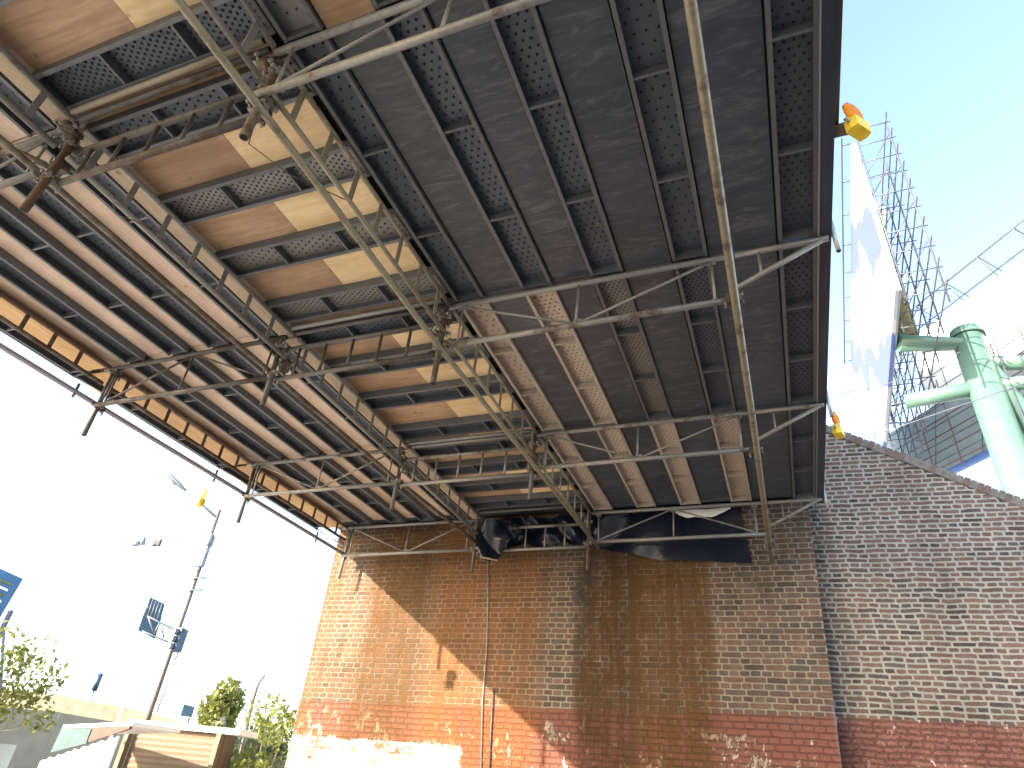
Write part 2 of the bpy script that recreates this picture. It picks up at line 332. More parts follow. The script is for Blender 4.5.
def thing(name, loc, label, cat, group=None, rz=0):
    o = D.objects.new(name, None); o.empty_display_size = 0.1; COL.objects.link(o); o.location = loc; o.rotation_euler = (0, 0, rz)
    return tag(o, label, cat, group)
def copy_tree(o, loc, rz, label):
    c = o.copy(); COL.objects.link(c); c.location = loc; c.rotation_euler = (0, 0, rz); c['label'] = label
    for ch in [k for k in D.objects if k.parent == o]:
        k = ch.copy(); COL.objects.link(k); k.parent = c
    return c

YW_M = 2.42*S
# ------------------------------------------------------------------ setting: ground
g = NT('dusty_ground'); p = g.geo(); n1 = g.noise(p, 0.5, 8, 0.65); n2 = g.noise(p, 14, 6, 0.7)
gc = g.mix(n1, (0.40, 0.37, 0.33), (0.50, 0.47, 0.43)); gc = g.mix(g.sm(n2, 0.4, 0.7, 0, 0.5), gc, (0.30, 0.265, 0.215)); g.bump(n2, 0.5, 0.02); g.fin(gc, 0.9)
mb = MB(); mb.box((-600, -600, -1), (600, 900, 0)); o = mb.build('ground', g.mat); tag(o, 'dusty paved ground', None, None, 'structure')
g2 = NT('asphalt'); p = g2.geo(); n1 = g2.noise(p, 0.8, 6, 0.6); n2 = g2.noise(p, 60, 4, 0.7); g2.bump(n2, 0.5, 0.005)
g2.fin(g2.mix(n1, (0.045, 0.045, 0.048), (0.085, 0.083, 0.08)), 0.85)
mb = MB(); mb.box((-3.6, -60, 0.001), (14, YW_M-0.6, 0.006)); o = mb.build('road', g2.mat); tag(o, 'asphalt road', None, None, 'structure')
mb = MB(); mb.box((-3.85, -60, 0.001), (-3.602, YW_M-0.6, 0.13)); o = mb.build('kerb', plain('kerb_concrete', (0.4, 0.38, 0.34), 0.9, 0, 0.15)); tag(o, 'kerb', None, None, 'structure')

# ------------------------------------------------------------------ walls
YW = 2.42
def wall():
    mb = MB(); x0, x1 = -1.852*S, 0.135*S; y0 = YW*S; zt = EYE+1.035*S
    # slightly leaning right corner, as in the photo
    xb = 0.098*S
    prof = [Vector((x0, y0, -0.3)), Vector((xb-0.02, y0, -0.3)), Vector((xb, y0, 1.6)), Vector((x1, y0, zt)), Vector((x0, y0, zt))]
    mb.prism(prof, Vector((0, 6, 0)))
    o = mb.build('brick_abutment', M['brick']); tag(o, 'tall brown brick bridge abutment with rust stains and red painted foot', 'wall')
wall()
WA = math.radians(3.7)
def wing():
    t = thing('wing_wall', (0.10*S, 2.452*S, 0), 'grey pointed brick wing wall with sloping coping right of the abutment', 'wall', None, WA)
    c, s_ = math.cos(WA), math.sin(WA)
    def L(xn): return (xn*S-0.10*S)/c
    xs0, xs1 = L(0.10), L(2.6)
    za = EYE+1.405*S+0; # height at x=.12
    def ztop(xn): return EYE+(1.318-(xn-0.28)*0.605)*S-0.1
    prof = [Vector((xs0, 0, -0.3)), Vector((xs1, 0, -0.3)), Vector((xs1, 0, max(0.6, ztop(2.6)))), Vector((L(2.1), 0, ztop(2.1))), Vector((xs0, 0, ztop(0.10)))]
    MB().prism(prof, Vector((0, 0.9, 0))).build('brickwork', M['brick_wing'], t)
    # soldier coping: single bricks on edge laid along the slope
    a = Vector((xs0, 0, ztop(0.10))); b = Vector((L(2.1), 0, ztop(2.1))); d = (b-a); ln = d.length; d.normalize(); up = Vector((-d.z, 0, d.x))
    mb = MB(); k = 0; u = 0
    while u < ln-0.08:
        w_ = 0.066+rnd.random()*0.006; h = 0.115+rnd.random()*0.012; dy = rnd.uniform(-0.008, 0.008)
        p0 = a+d*u
        mat4 = Matrix.Translation(p0) @ Matrix(((d.x, 0, up.x, 0), (0, 1, 0, 0), (d.z, 0, up.z, 0), (0, 0, 0, 1)))
        mb.box((0, -0.012+dy, 0.003), (w_, 0.93, h), rnd.choice((0, 0, 1)), mat4); u += 0.078
    mb.build('coping', [M['coping'], plain('coping_brick_red', (0.13, 0.09, 0.078), 0.9, 0, 0.3, 20)], t)
    mbm = MB(); mat4 = Matrix.Translation(a) @ Matrix(((d.x, 0, up.x, 0), (0, 1, 0, 0), (d.z, 0, up.z, 0), (0, 0, 0, 1)))
    mbm.box((0, 0.0, 0.002), (ln-0.1, 0.9, 0.1), 0, mat4); mbm.build('coping_mortar', M['mortar'], t)
M['mortar'] = plain('grey_mortar', (0.24, 0.23, 0.21), 0.9, 0, 0.2, 15)
wing()

# ------------------------------------------------------------------ bridge above the scaffold deck
br = thing('railway_bridge', (0, 0, EYE+1.05*S), 'dark steel railway bridge carried over the scaffold deck', 'bridge')
def lb(lo, hi): # box in world design units relative to bridge empty
    a = W(*lo); b = W(*hi); o_ = Vector((0, 0, EYE+1.05*S)); return a-o_, b-o_
mb = MB(); mb.box(*lb((-1.90, -2.6, 1.045), (0.10, 3.6, 1.12))); mb.build('deck_slab', M['bridge'], br)
for x0 in (-1.90, 0.06):
    mb = MB(); mb.box(*lb((x0, -2.6, 1.1205), (x0+0.012, 3.6, 1.60))); mb.box(*lb((x0-0.015, -2.6, 1.601), (x0+0.055, 3.6, 1.615)))
    y = -2.5
    while y < 3.6:
        mb.box(*lb((x0+0.0125, y, 1.121), (x0+0.04, y+0.01, 1.60))); y += 0.32
    mb.build('side_girder', M['bridge'], br)

# ------------------------------------------------------------------ steel planks
PW = 0.072*S
def plank_meshes(length, pitch, cols, key, pm, rm):
    dep = 0.082; mbr = MB(); h = PW/2
    rails = []
    for sx in (-1, 1):
        mb = MB(); xa, xb = sorted((sx*h, sx*(h-0.004))); mb.box((xa, 0, 0.0045), (xb, length, dep)); xa, xb = sorted((sx*h, sx*(h-0.028)))
        mb.box((xa, 0, 0), (xb, length, 0.004)); 
        xa, xb = sorted((sx*(h-0.028), sx*(h-0.025))); mb.box((xa, 0, 0.0045), (xb, length, 0.014))
        rails.append(mb.mesh('side_rail', [M[rm]]))
    ribs = []
    for q in (0.004, length/3, 2*length/3, length-0.022):
        mb = MB(); mb.box((-h+0.0045, q, 0.006), (h-0.0045, q+0.018, dep-0.005)); ribs.append(mb.mesh('cross_rib', [M[rm]]))
    mb = MB(); mb.box((-h+0.0045, 0.001, dep-0.004), (h-0.0045, length-0.001, dep), 0)
    y = 0.06; r = 0
    zt = dep-0.0045
    while y < length-0.05:
        for c_ in range(cols):
            x = (c_+0.5-(cols/2)+(0.25 if r % 2 else -0.25))*((PW-0.06)/cols)
            b = len(mb.v)
            for (rr, zz) in ((0.0115, zt), (0.0075, zt-0.005), (0.0055, zt-0.0045)):
                for k in range(6): a = k*math.pi/3; mb.v.append(Vector((x+rr*math.cos(a), y+rr*math.sin(a), zz)))
            for k in range(6):
                k2 = (k+1) % 6
                mb.face([b+k2, b+k, b+6+k, b+6+k2], 0); mb.face([b+6+k2, b+6+k, b+12+k, b+12+k2], 1)
            mb.face([b+12+k for k in range(6)][::-1], 1)
        y += pitch; r += 1
    plate = mb.mesh('perforated_plate', [M[pm], M['hole']])
    return rails, ribs, plate
_pm = {}
def plank(length, kind, loc, rz, label, group, pm='plank', rm='plank_rail'):
    k = (round(length, 3), kind, pm)
    if k not in _pm:
        pitch, cols = {'fine': (0.036, 5), 'mid': (0.052, 4), 'sparse': (0.075, 3)}[kind]
        rails, ribs, plate = plank_meshes(length, pitch, cols, kind, pm, rm)
        t = thing('steel_plank', loc, label, 'scaffold plank', group, rz)
        for m_ in rails: link('side_rail', m_, t)
        for m_ in ribs: link('cross_rib', m_, t)
        link('perforated_plate', plate, t)
        _pm[k] = t; return t
    t = copy_tree(_pm[k], loc, rz, label); t['group'] = group; return t

STN = [-0.24, 0.40, 1.06, 1.70, 2.34]
BAY = ['nearest bay', 'second nearest bay', 'third nearest bay', 'bay next to the wall']
ORD = ['first', 'second', 'third', 'fourth', 'fifth', 'sixth', 'seventh', 'eighth', 'ninth', 'tenth', 'eleventh', 'twelfth', 'thirteenth', 'fourteenth', 'fifteenth']
RX = [-0.594, -0.427, -0.266, -0.088, 0.121]
LX = [-1.892, -1.662, -1.498, -1.353, -1.192]
kinds_r = ['sparse', 'mid', 'mid', 'sparse', 'mid']
ZP = EYE+S
for b in range(4):
    y0, y1 = STN[b]*S+0.02, STN[b+1]*S-0.02; ln = y1-y0
    for i, x in enumerate(RX):
        k = kinds_r[i]
        if b == 2 and i in (2, 3): k = 'fine'
        if b == 3: k = 'mid'
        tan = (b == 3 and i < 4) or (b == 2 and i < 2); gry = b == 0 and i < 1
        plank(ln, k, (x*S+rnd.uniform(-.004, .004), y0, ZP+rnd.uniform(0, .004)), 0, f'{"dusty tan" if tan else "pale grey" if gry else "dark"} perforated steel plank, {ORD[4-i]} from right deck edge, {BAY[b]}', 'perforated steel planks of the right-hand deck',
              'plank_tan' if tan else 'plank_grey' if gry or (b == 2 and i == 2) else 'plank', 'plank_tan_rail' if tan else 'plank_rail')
    for i, x in enumerate(LX):
        plank(ln, 'mid' if i % 2 else 'sparse', (x*S+rnd.uniform(-.004, .004), y0, ZP+rnd.uniform(0, .004)), 0, f'shadowed steel plank, {ORD[i]} from the left deck edge, {BAY[b]}', 'perforated steel planks of the left-hand deck')
MY = [-0.12, 0.02, 0.165, 0.340, 0.452, 0.631, 0.803, 0.982, 1.093, 1.247, 1.425, 1.626, 1.752, 1.905, 2.058, 2.215]
XM0, XM1 = -1.115, -0.633
for i, y in enumerate(MY):
    if i == 0: continue
    plank((XM1-XM0)*S, 'fine' if i % 2 else 'mid', (XM0*S, y*S, ZP+0.001), -math.pi/2, f'crosswise steel plank in the middle strip, {ORD[len(MY)-1-i]} from the brick wall', 'crosswise planks of the middle strip', 'plank_grey' if i in (5, 6, 7, 9) else 'plank')

# ------------------------------------------------------------------ plywood
def ply(x0, x1, y0, y1, mat, label, group, z=0.0855, tilt=0):
    mb = MB(); cx, cy = (x0+x1)/2*S, (y0+y1)/2*S; hx, hy = (x1-x0)/2*S, (y1-y0)/2*S
    nx, ny = max(1, int(hx/0.15)), max(1, int(hy/0.15))
    lo = {}
    for lv, zz in ((0, 0), (1, 0.018)):
        for j in range(ny+1):
            for i in range(nx+1):
                x = -hx+2*hx*i/nx; y = -hy+2*hy*j/ny
                lo[lv, i, j] = len(mb.v); mb.v.append(Vector((x, y, zz+0.0015*math.sin(x*3+cy)*math.sin(y*2.3+cx))))
    for j in range(ny):
        for i in range(nx):
            mb.face([lo[0, i, j], lo[0, i, j+1], lo[0, i+1, j+1], lo[0, i+1, j]], 0, False); mb.face([lo[1, i, j], lo[1, i+1, j], lo[1, i+1, j+1], lo[1, i, j+1]])
    for i in range(nx):
        mb.face([lo[0, i, 0], lo[0, i+1, 0], lo[1, i+1, 0], lo[1, i, 0]]); mb.face([lo[0, i+1, ny], lo[0, i, ny], lo[1, i, ny], lo[1, i+1, ny]])
    for j in range(ny):
        mb.face([lo[0, 0, j+1], lo[0, 0, j], lo[1, 0, j], lo[1, 0, j+1]]); mb.face([lo[0, nx, j], lo[0, nx, j+1], lo[1, nx, j+1], lo[1, nx, j]])
    o = mb.build('plywood_sheet', mat); o.location = (cx, cy, ZP+z); tag(o, label, 'plywood', group); return o
gaps = [(-0.556, -0.465), (-0.389, -0.304), (-0.228, -0.126), (-0.050, 0.083)]
for b in range(4):
    y0, y1 = STN[b], STN[b+1]
    for i, (a, c) in enumerate(gaps):
        m_ = M['ply_dark'] if not (b == 0 and i < 1) else M['ply_brown']
        ply(a+0.0012, c-0.0012, y0+0.001, y1-0.001, m_, f'dark plywood strip, {ORD[3-i]} from the right edge, {BAY[b]}' if m_ is M['ply_dark'] else f'reddish plywood strip beside the middle strip, {BAY[b]}', 'plywood strips of the right-hand deck', 0.034)
lg = [(-1.857, -1.697), (-1.627, -1.532), (-1.464, -1.388), (-1.318, -1.227), (-1.157, -1.117)]
for b in range(4):
    y0, y1 = STN[b], STN[b+1]
    for i, (a, c) in enumerate(lg):
        m_ = M['ply_orange'] if i == 0 else M['ply_pink']
        if i == 0: ply(-1.868, -1.772, y0+0.010, y1-0.010, m_, f'orange plywood strip seen through the outer ladder rungs, {BAY[b]}', 'plywood strips of the left-hand deck', -0.0185); m_ = M['ply_pink']
        if i == 4: ply(-1.142, -1.102, y0+0.010, y1-0.010, M['ply_in'], f'tan plywood strip seen through the inner ladder rungs, {BAY[b]}', 'plywood strips of the left-hand deck', -0.0185)
        ply(a-0.006, c+0.006, y0+0.001, y1-0.001, m_, (f'pale plywood strip just inside the outer ladder beam, {BAY[b]}' if i == 0 else f'pale plywood strip, {ORD[i]} from the left deck edge, {BAY[b]}'), 'plywood strips of the left-hand deck')
mp = list(zip(MY[1:-1], MY[2:]))
SK = {}
for i, (a, c) in enumerate(mp):
    a2, c2 = a+0.034, c-0.034
    if c2-a2 < 0.02: c2 = a2+0.03
    xm = -0.875+rnd.uniform(-.012, .012); n_ = ORD[len(mp)-1-i]
    dk = i in (2, 6, 11)
    ply(XM0-0.02, xm, a2-0.01, c2+0.01, M['ply_brown'], f'brown plywood panel, left half of {n_} crosswise row from brick wall', 'plywood panels of the middle strip')
    ply(xm+0.001, XM1-0.03, a2-0.01, c2+0.01, M['ply_brown'] if dk else M['ply_tan'], f'{"brown" if dk else "light tan"} plywood panel, right half of {n_} crosswise row from brick wall', 'plywood panels of the middle strip')

# ------------------------------------------------------------------ tubes and girders
def tube_thing(name, pts, r, mat, label, cat, group=None, n=12):
    pts = [Vector(p) for p in pts]; o0 = pts[0]; mb = MB(); mb.tube([p-o0 for p in pts], r, n)
    # open pipe ends read as dark bores
    for e, q in ((0, 1), (-1, -2)):
        d = (pts[e]-pts[q]).normalized(); c = pts[e]-o0+d*0.0008; mb.tube([c-d*0.004, c], r*0.78, n, 1)
    o = mb.build(name, [mat, M['hole']]); o.location = o0; return tag(o, label, cat, group)
R_ = 0.0245
def girder(p0, p1, zt, zb, pattern, mat, label, y, cant=None, r=R_):
    """transverse lattice girder at Y=y from x=p0 to p1 (design units)"""
    o0 = W(p0, y, zt); t = thing('lattice_girder', o0, label, 'scaffold girder', 'lattice girders across the deck')
    def seg(name, a, b, rr, bend=None):
        MB().tube([W(*a)-o0, W(*b)-o0], rr, 12 if rr > 0.02 else 8).build(name, mat, t)
    seg('top_chord', (p0-0.03 if cant is None else p0, y, zt), (p1, y, zt), r)
    seg('bottom_chord', (p0, y, zb), (p1, y, zb), r)
    xm = (p0+p1)/2; e = 0.035; zt_, zb_ = zt-0.006, zb+0.006
    seg('strut', (p0+e, y, zt_), (p0+e, y, zb_), 0.011); seg('strut', (p1-e, y, zt_), (p1-e, y, zb_), 0.011)
    seg('strut', (xm, y, zt_), (xm-0.004, y, zb_), 0.011)
    if pattern == 'V':
        seg('diagonal', (p0+e, y, zt_), (xm-0.01, y, zb_), 0.0115); seg('diagonal', (xm+0.01, y, zb_), (p1-e, y, zt_), 0.0115)
    else:
        seg('diagonal', (p0+e, y, zb_), (xm-0.01, y, zt_), 0.0115); seg('diagonal', (xm+0.01, y, zt_), (p1-e, y, zb_), 0.0115)
    # gusset plates at the joints
    for gx, gz in ((p0+e, zt_-0.004), (p1-e, zt_-0.004), (xm, (zb_+0.004) if pattern == 'V' else (zt_-0.004))):
        c_ = W(gx, y, gz)-o0; MB().box((c_.x-0.035, c_.y-0.003, c_.z-0.02), (c_.x+0.035, c_.y+0.003, c_.z+0.02)).build('gusset', mat, t)
    if cant:
        xa, xb, za, zb2 = cant
        seg('cantilever_arm', (xa, y, zt), (xb, y, zt), r*0.95); seg('cantilever_brace', (xa-0.005, y, za), (xb-0.01, y, zb2), r*0.85)
        seg('strut', (xa+0.045, y, zt_), (xa+0.045, y, za+0.02), 0.011)
    return t
def ladder(x0, y0, x1, y1, zt, zb, step, mat, label, group, rung_r=0.016, off=0.0, r=0.022, flat=True):
    a, b = W(x0, y0, zt), W(x1, y1, zt); c, d = W(x0, y0, zb), W(x1, y1, zb)
    t = thing('ladder_beam', a, label, 'ladder beam', group)
    MB().tube([Vector(), b-a], r, 12).build('rail', mat, t); MB().tube([c-a, d-a], r, 12).build('rail', mat, t)
    ln = (b-a).length; n = int(ln/step); u = (b-a)/ln
    for i in range(n):
        q = u*(off+step*(i+0.5));
        if q.length > ln-0.02: break
        if flat:
            side = u*0.022; w_ = Vector((u.y, -u.x, 0))*0.004
            mb = MB(); dz = Vector((0, 0, c.z-a.z)); t0, b0 = q+Vector((0, 0, -r*0.7)), q+dz+Vector((0, 0, r*0.7))
            mb.prism([t0-side-w_, t0+side-w_, b0+side-w_, b0-side-w_], w_*2); mb.build('rung', mat, t)
        else: MB().tube([q, q+Vector((0, 0, c.z-a.z))], rung_r, 8).build('rung', mat, t)
    return t
LN = ['at the near edge overhead', 'second from the viewer', 'third from the viewer', 'against the brick wall']
YS = [0.40, 1.06, 1.70, 2.34]
YMID = [0.425, 1.06, 1.70, 2.34]
for i, y in enumerate(YS):
    mt = M['tube'] if i else M['tube_tan']
    girder(-0.648, -0.012, 0.993, 0.878, 'A' if i in (0, 3) else 'V', M['tube'], f'lattice girder right of the middle posts, {LN[i]}', y, (0.0, 0.176, 0.905, 0.992))
    girder(-1.752, -1.125, 0.993, 0.868, 'A' if i == 1 else 'V', M['tube'] if i != 1 else M['tube_dark'], f'lattice girder left of the middle posts, {LN[i]}', y)
    zt, zb = ((0.953, 0.862) if i else (0.953, 0.868))
    ladder(-1.11, YMID[i]+0.004, -0.66, YMID[i]+0.004, zt, zb, 0.303, M['tube_dark'] if i < 2 else M['tube'], f'short ladder beam between the two middle posts, {LN[i]}', 'ladder beams across the middle strip', flat=False, rung_r=0.014, r=0.023)
for b in range(4):
    y0, y1 = STN[b]+0.012, STN[b+1]-0.012
    ladder(-1.093, y0, -1.093, y1, 0.989, 0.914, 0.325, M['tube'], f'long ladder beam along the left side of the middle strip, {BAY[b]}', 'ladder beams along the deck', off=-0.02)
    ladder(-0.642, y0, -0.642, y1, 0.989, 0.906, 0.325, M['tube_tan'] if b > 0 else M['tube'], f'long ladder beam along the right side of the middle strip, {BAY[b]}', 'ladder beams along the deck', off=0.05, flat=b < 3, rung_r=0.011, r=0.018)
    ladder(-1.748, y0, -1.748, y1, 0.991, 0.935, 0.31, M['tube_rust'], f'rusty ladder beam along the outer left edge, {BAY[b]}', 'ladder beams along the deck', off=0.02)
# transoms in the middle strip
for k, (y, mt) in enumerate(((0.376, 'tube_tan'), (0.392, 'tube_dark'), (1.030, 'tube'), (1.052, 'tube_dark'), (1.668, 'tube'), (1.690, 'tube'), (2.262, 'tube_dark'))):
    tube_thing('transom_tube', [W(-1.085, y, 0.992), W(-0.655, y, 0.992)], 0.021, M[mt], f'crosswise tube under the middle strip, {ORD[6-k]} from the brick wall', 'scaffold tube', 'crosswise tubes of the middle strip')
# long tubes
tube_thing('scaffold_tube', [W(-0.648, -0.5, 0.861), W(-0.643, 0.47, 0.861), W(-0.645, 1.06, 0.861), W(-0.628, 1.7, 0.861), W(-0.616, 2.36, 0.861)], 0.0245, M['tube_tan'], 'long tan tube below the right edge of the middle strip', 'scaffold tube')
tube_thing('scaffold_tube', [W(-0.016, -0.5, 0.865), W(-0.010, 0.8, 0.862), W(-0.009, 1.5, 0.853), W(-0.013, 2.405, 0.806)], 0.030, M['tube_tan'], 'thick pale tan pipe running to the wall near the right edge', 'scaffold tube')
tube_thing('scaffold_tube', [W(-1.138, -0.3, 0.881), W(-1.134, 1.06, 0.881), W(-1.130, 1.7, 0.883), W(-1.11, 2.37, 0.893)], 0.024, M['tube_rust'], 'long brown tube below the left edge of the middle strip', 'scaffold tube')
tube_thing('scaffold_tube', [W(-1.770, -0.3, 0.880), W(-1.766, 1.2, 0.880), W(-1.755, 2.36, 0.880)], 0.026, M['tube_lilac'], 'long grey tube hanging outside the left edge against the sky', 'scaffold tube')
# vertical posts
PX = [(-0.650, 0.0, 'tube_rust', 'under the right edge of the middle strip'), (-1.116, 0.0, 'tube_dark', 'under the left edge of the middle strip'), (-1.746, 0.0, 'tube_dark', 'at the outer left edge')]
ROW = ['nearest the viewer', 'at the second girder line', 'at the third girder line', 'at the brick wall']
cps = []
for j, (x, _, mt, wh) in enumerate(PX):
    for i, y in enumerate(YMID):
        yy = y-0.012 if j != 2 else y+0.006
        zt = 0.985 if j == 0 else 0.975
        zb = 0.770+rnd.uniform(-.004, .004)
        if i == 0 and j == 0: zb = 0.795
        if i == 0 and j == 1: zb = 0.786; 
        m_ = M['tube_rust'] if (i == 0 or (j == 0 and i == 3)) else (M['tube_dark'] if j < 2 or i < 3 else M['tube'])
        lean = rnd.uniform(-.006, .006)
        tube_thing('scaffold_post', [W(x+lean, yy, zt), W(x, yy, zb)], 0.0245 if i else 0.027, m_, f'vertical post {wh}, {ROW[i]}', 'scaffold post', 'vertical scaffold posts')
        for z_, ax in ((0.985 if j == 2 else 0.955, 'top'), (0.868, 'bottom')): cps.append((x, yy, z_, j, i, ax))
# couplers
def coupler_mesh():
    parts = []
    mb = MB()
    mb.tube([(0, 0, -0.028), (0, 0, 0.028)], 0.034, 12); mb.tube([(-0.03, 0.052, 0), (0.03, 0.052, 0)], 0.034, 12); mb.box((-0.02, 0.02, -0.02), (0.02, 0.04, 0.02))
    parts.append(('clamp_body', mb.mesh('clamp_body', [M['tube_rust']])))
    for sx in (-1, 1):
        mb = MB(); mb.tube([(sx*0.045, -0.035, 0.0), (sx*0.045, 0.035, 0.0)], 0.008, 6); mb.tube([(sx*0.045, -0.047, 0.0), (sx*0.045, -0.034, 0.0)], 0.014, 6); mb.box((sx*0.045-0.014, -0.01, -0.022), (sx*0.045+0.014, 0.012, 0.022))
        parts.append(('bolt', mb.mesh('bolt', [M['tube']])))
    mb = MB(); mb.box((-0.012, 0.075, -0.05), (0.012, 0.095, -0.02)); mb.tube([(0, 0.084, -0.07), (0, 0.084, -0.02)], 0.008, 6); parts.append(('nut', mb.mesh('nut', [M['tube']])))
    return parts
cproto = None
SIDE = ['middle strip right edge', 'middle strip left edge', 'outer left edge']
for (x, y, z, j, i, ax) in cps:
    lab = f'clamp on {ax} joint of post, {SIDE[j]}, {ROW[i]}'
    loc = W(x, y, z); rz = rnd.uniform(-0.4, 0.4)
    if cproto is None:
        cproto = thing('tube_coupler', loc, lab, 'scaffold clamp', 'couplers on the scaffold posts', rz)
        for n_, m_ in coupler_mesh(): link(n_, m_, cproto)
    else: copy_tree(cproto, loc, rz, lab)
for k, (y, z) in enumerate(((0.41, 0.872), (1.06, 0.872), (1.70, 0.866), (2.34, 0.842))):
    copy_tree(cproto, W(-0.006, y, z+0.006), math.pi/2, f'clamp holding the thick pipe to the right girder, {ROW[k]}')
for k, (x, y, z, rz, w_) in enumerate(((-0.655, 0.425, 0.90, 1.2, 'middle strip right edge'), (-0.668, 0.405, 0.975, 0.4, 'middle strip right edge, upper'), (-1.125, 0.425, 0.915, 1.4, 'middle strip left edge'), (-1.118, 0.395, 0.99, 0.2, 'middle strip left edge, upper'), (-1.105, 1.066, 0.91, 1.0, 'second girder line, left'), (-0.655, 1.05, 0.915, 1.2, 'second girder line, right'), (-1.10, 1.70, 0.91, 1.3, 'third girder line, left'), (-0.652, 1.70, 0.915, 0.9, 'third girder line, right'))):
    o = copy_tree(cproto, W(x, y, z), rz, f'extra rusty clamp in the cluster at {"nearest post, " if k < 4 else ""}{w_}'); o.scale = (1.25, 1.25, 1.25)
    o.rotation_euler = (rnd.uniform(-.5, .5), rnd.uniform(-.5, .5), rz)
tube_thing('scaffold_tube', [W(-1.27, 0.33, 0.955), W(-1.13, 0.42, 0.905)], 0.022, M['tube_rust'], 'short slanted tube meeting the nearest left post cluster', 'scaffold tube')
tube_thing('scaffold_tube', [W(-0.70, 0.44, 0.885), W(-0.655, 0.437, 0.89)], 0.024, M['tube_dark'], 'short dark tube stub at the nearest right post cluster', 'scaffold tube')
# short stubs
for k, (x, y) in enumerate(((-1.765, 1.0), (-1.765, 1.56), (-1.76, 2.155))):
    tube_thing('tube_stub', [W(x, y, 0.905), W(x, y, 0.862)], 0.014, M['grey_tube'], f'short stub of tube on the outer left tube, {ORD[k]} from the viewer', 'tube stub', 'short tube stubs at the deck edges')
for k, y in enumerate((1.06, 1.70, 2.34)):
    tube_thing('tube_stub', [W(0.186, y, 1.05), W(0.188, y, 0.955)], 0.018, M['tube_pale'], f'galvanised stub hanging outside the right deck edge, {ROW[k+1]}', 'tube stub', 'short tube stubs at the deck edges')
# small knee braces at the outer left edge beside each girder end
for k, y in enumerate((1.06, 1.70, 2.34)):
    tube_thing('edge_brace', [W(-1.93, y+0.02, 1.0), W(-1.76, y+0.03, 0.915)], 0.013, M['tube_pale'], f'thin pale brace at the outer left edge, {ROW[k+1]}', 'scaffold tube', 'thin braces at the outer left edge')
    tube_thing('edge_brace', [W(-1.72, y-0.005, 0.985), W(-1.745, y+0.008, 0.875)], 0.012, M['tube_dark'], f'thin dark strut next to the outer left post, {ROW[k+1]}', 'scaffold tube', 'thin struts at the outer left edge')
# hanging wires
def wire(pts, label, r=0.004, mat='tube_dark'): tube_thing('wire', [W(*p) for p in pts], r, M[mat], label, 'wire', None, 6)
wire([(-1.10, 0.50, 0.93), (-1.09, 0.53, 0.89), (-1.08, 0.56, 0.90), (-1.09, 0.62, 0.93)], 'slack tie wire hanging on the near left ladder beam')
wire([(-0.67, 0.42, 0.95), (-0.72, 0.47, 0.88), (-0.70, 0.55, 0.89), (-0.66, 0.66, 0.93)], 'slack tie wire hanging on the near right ladder beam')

# right edge fascia
t = thing('edge_fascia', W(0.17, -0.3, 1.0), 'dark timber fascia along the right deck edge', 'fascia')
o0 = W(0.17, -0.3, 1.0)
def bx(lo, hi, name, mat, par, o0): a = W(*lo)-o0; b = W(*hi)-o0; MB().box(a, b).build(name, mat, par)
bx((0.1605, -0.3, 0.998), (0.1825, 2.385, 1.06), 'fascia_board', M['dark_timber'], t, o0)
bx((0.1578, -0.3, 0.996), (0.1603, 2.385, 1.03), 'edge_strip', M['tube_pale'], t, o0)
# left side fascia timber above the outermost plank
t = thing('edge_fascia', W(-1.93, -0.3, 1.0), 'dark board along the outer left deck edge', 'fascia'); o0 = W(-1.93, -0.3, 1.0)
bx((-1.934, -0.3, 1.0), (-1.930, 2.36, 1.045), 'fascia_board', M['dark_timber'], t, o0)
# edge walkway board outside the right edge
t = thing('edge_board', W(0.19, 0.2, 1.01), 'brown scaffold board outside the near end of the right edge', 'scaffold board'); o0 = W(0.19, 0.2, 1.01)
bx((0.1825, 0.1, 1.012), (0.191, 0.822, 1.024), 'board', M['timber'], t, o0)
bx((0.17, 0.810, 1.004), (0.2135, 0.832, 1.0115), 'bracket', M['timber'], t, o0)
bx((0.17, 0.575, 1.004), (0.212, 0.592, 1.0115), 'bracket', M['timber'], t, o0)

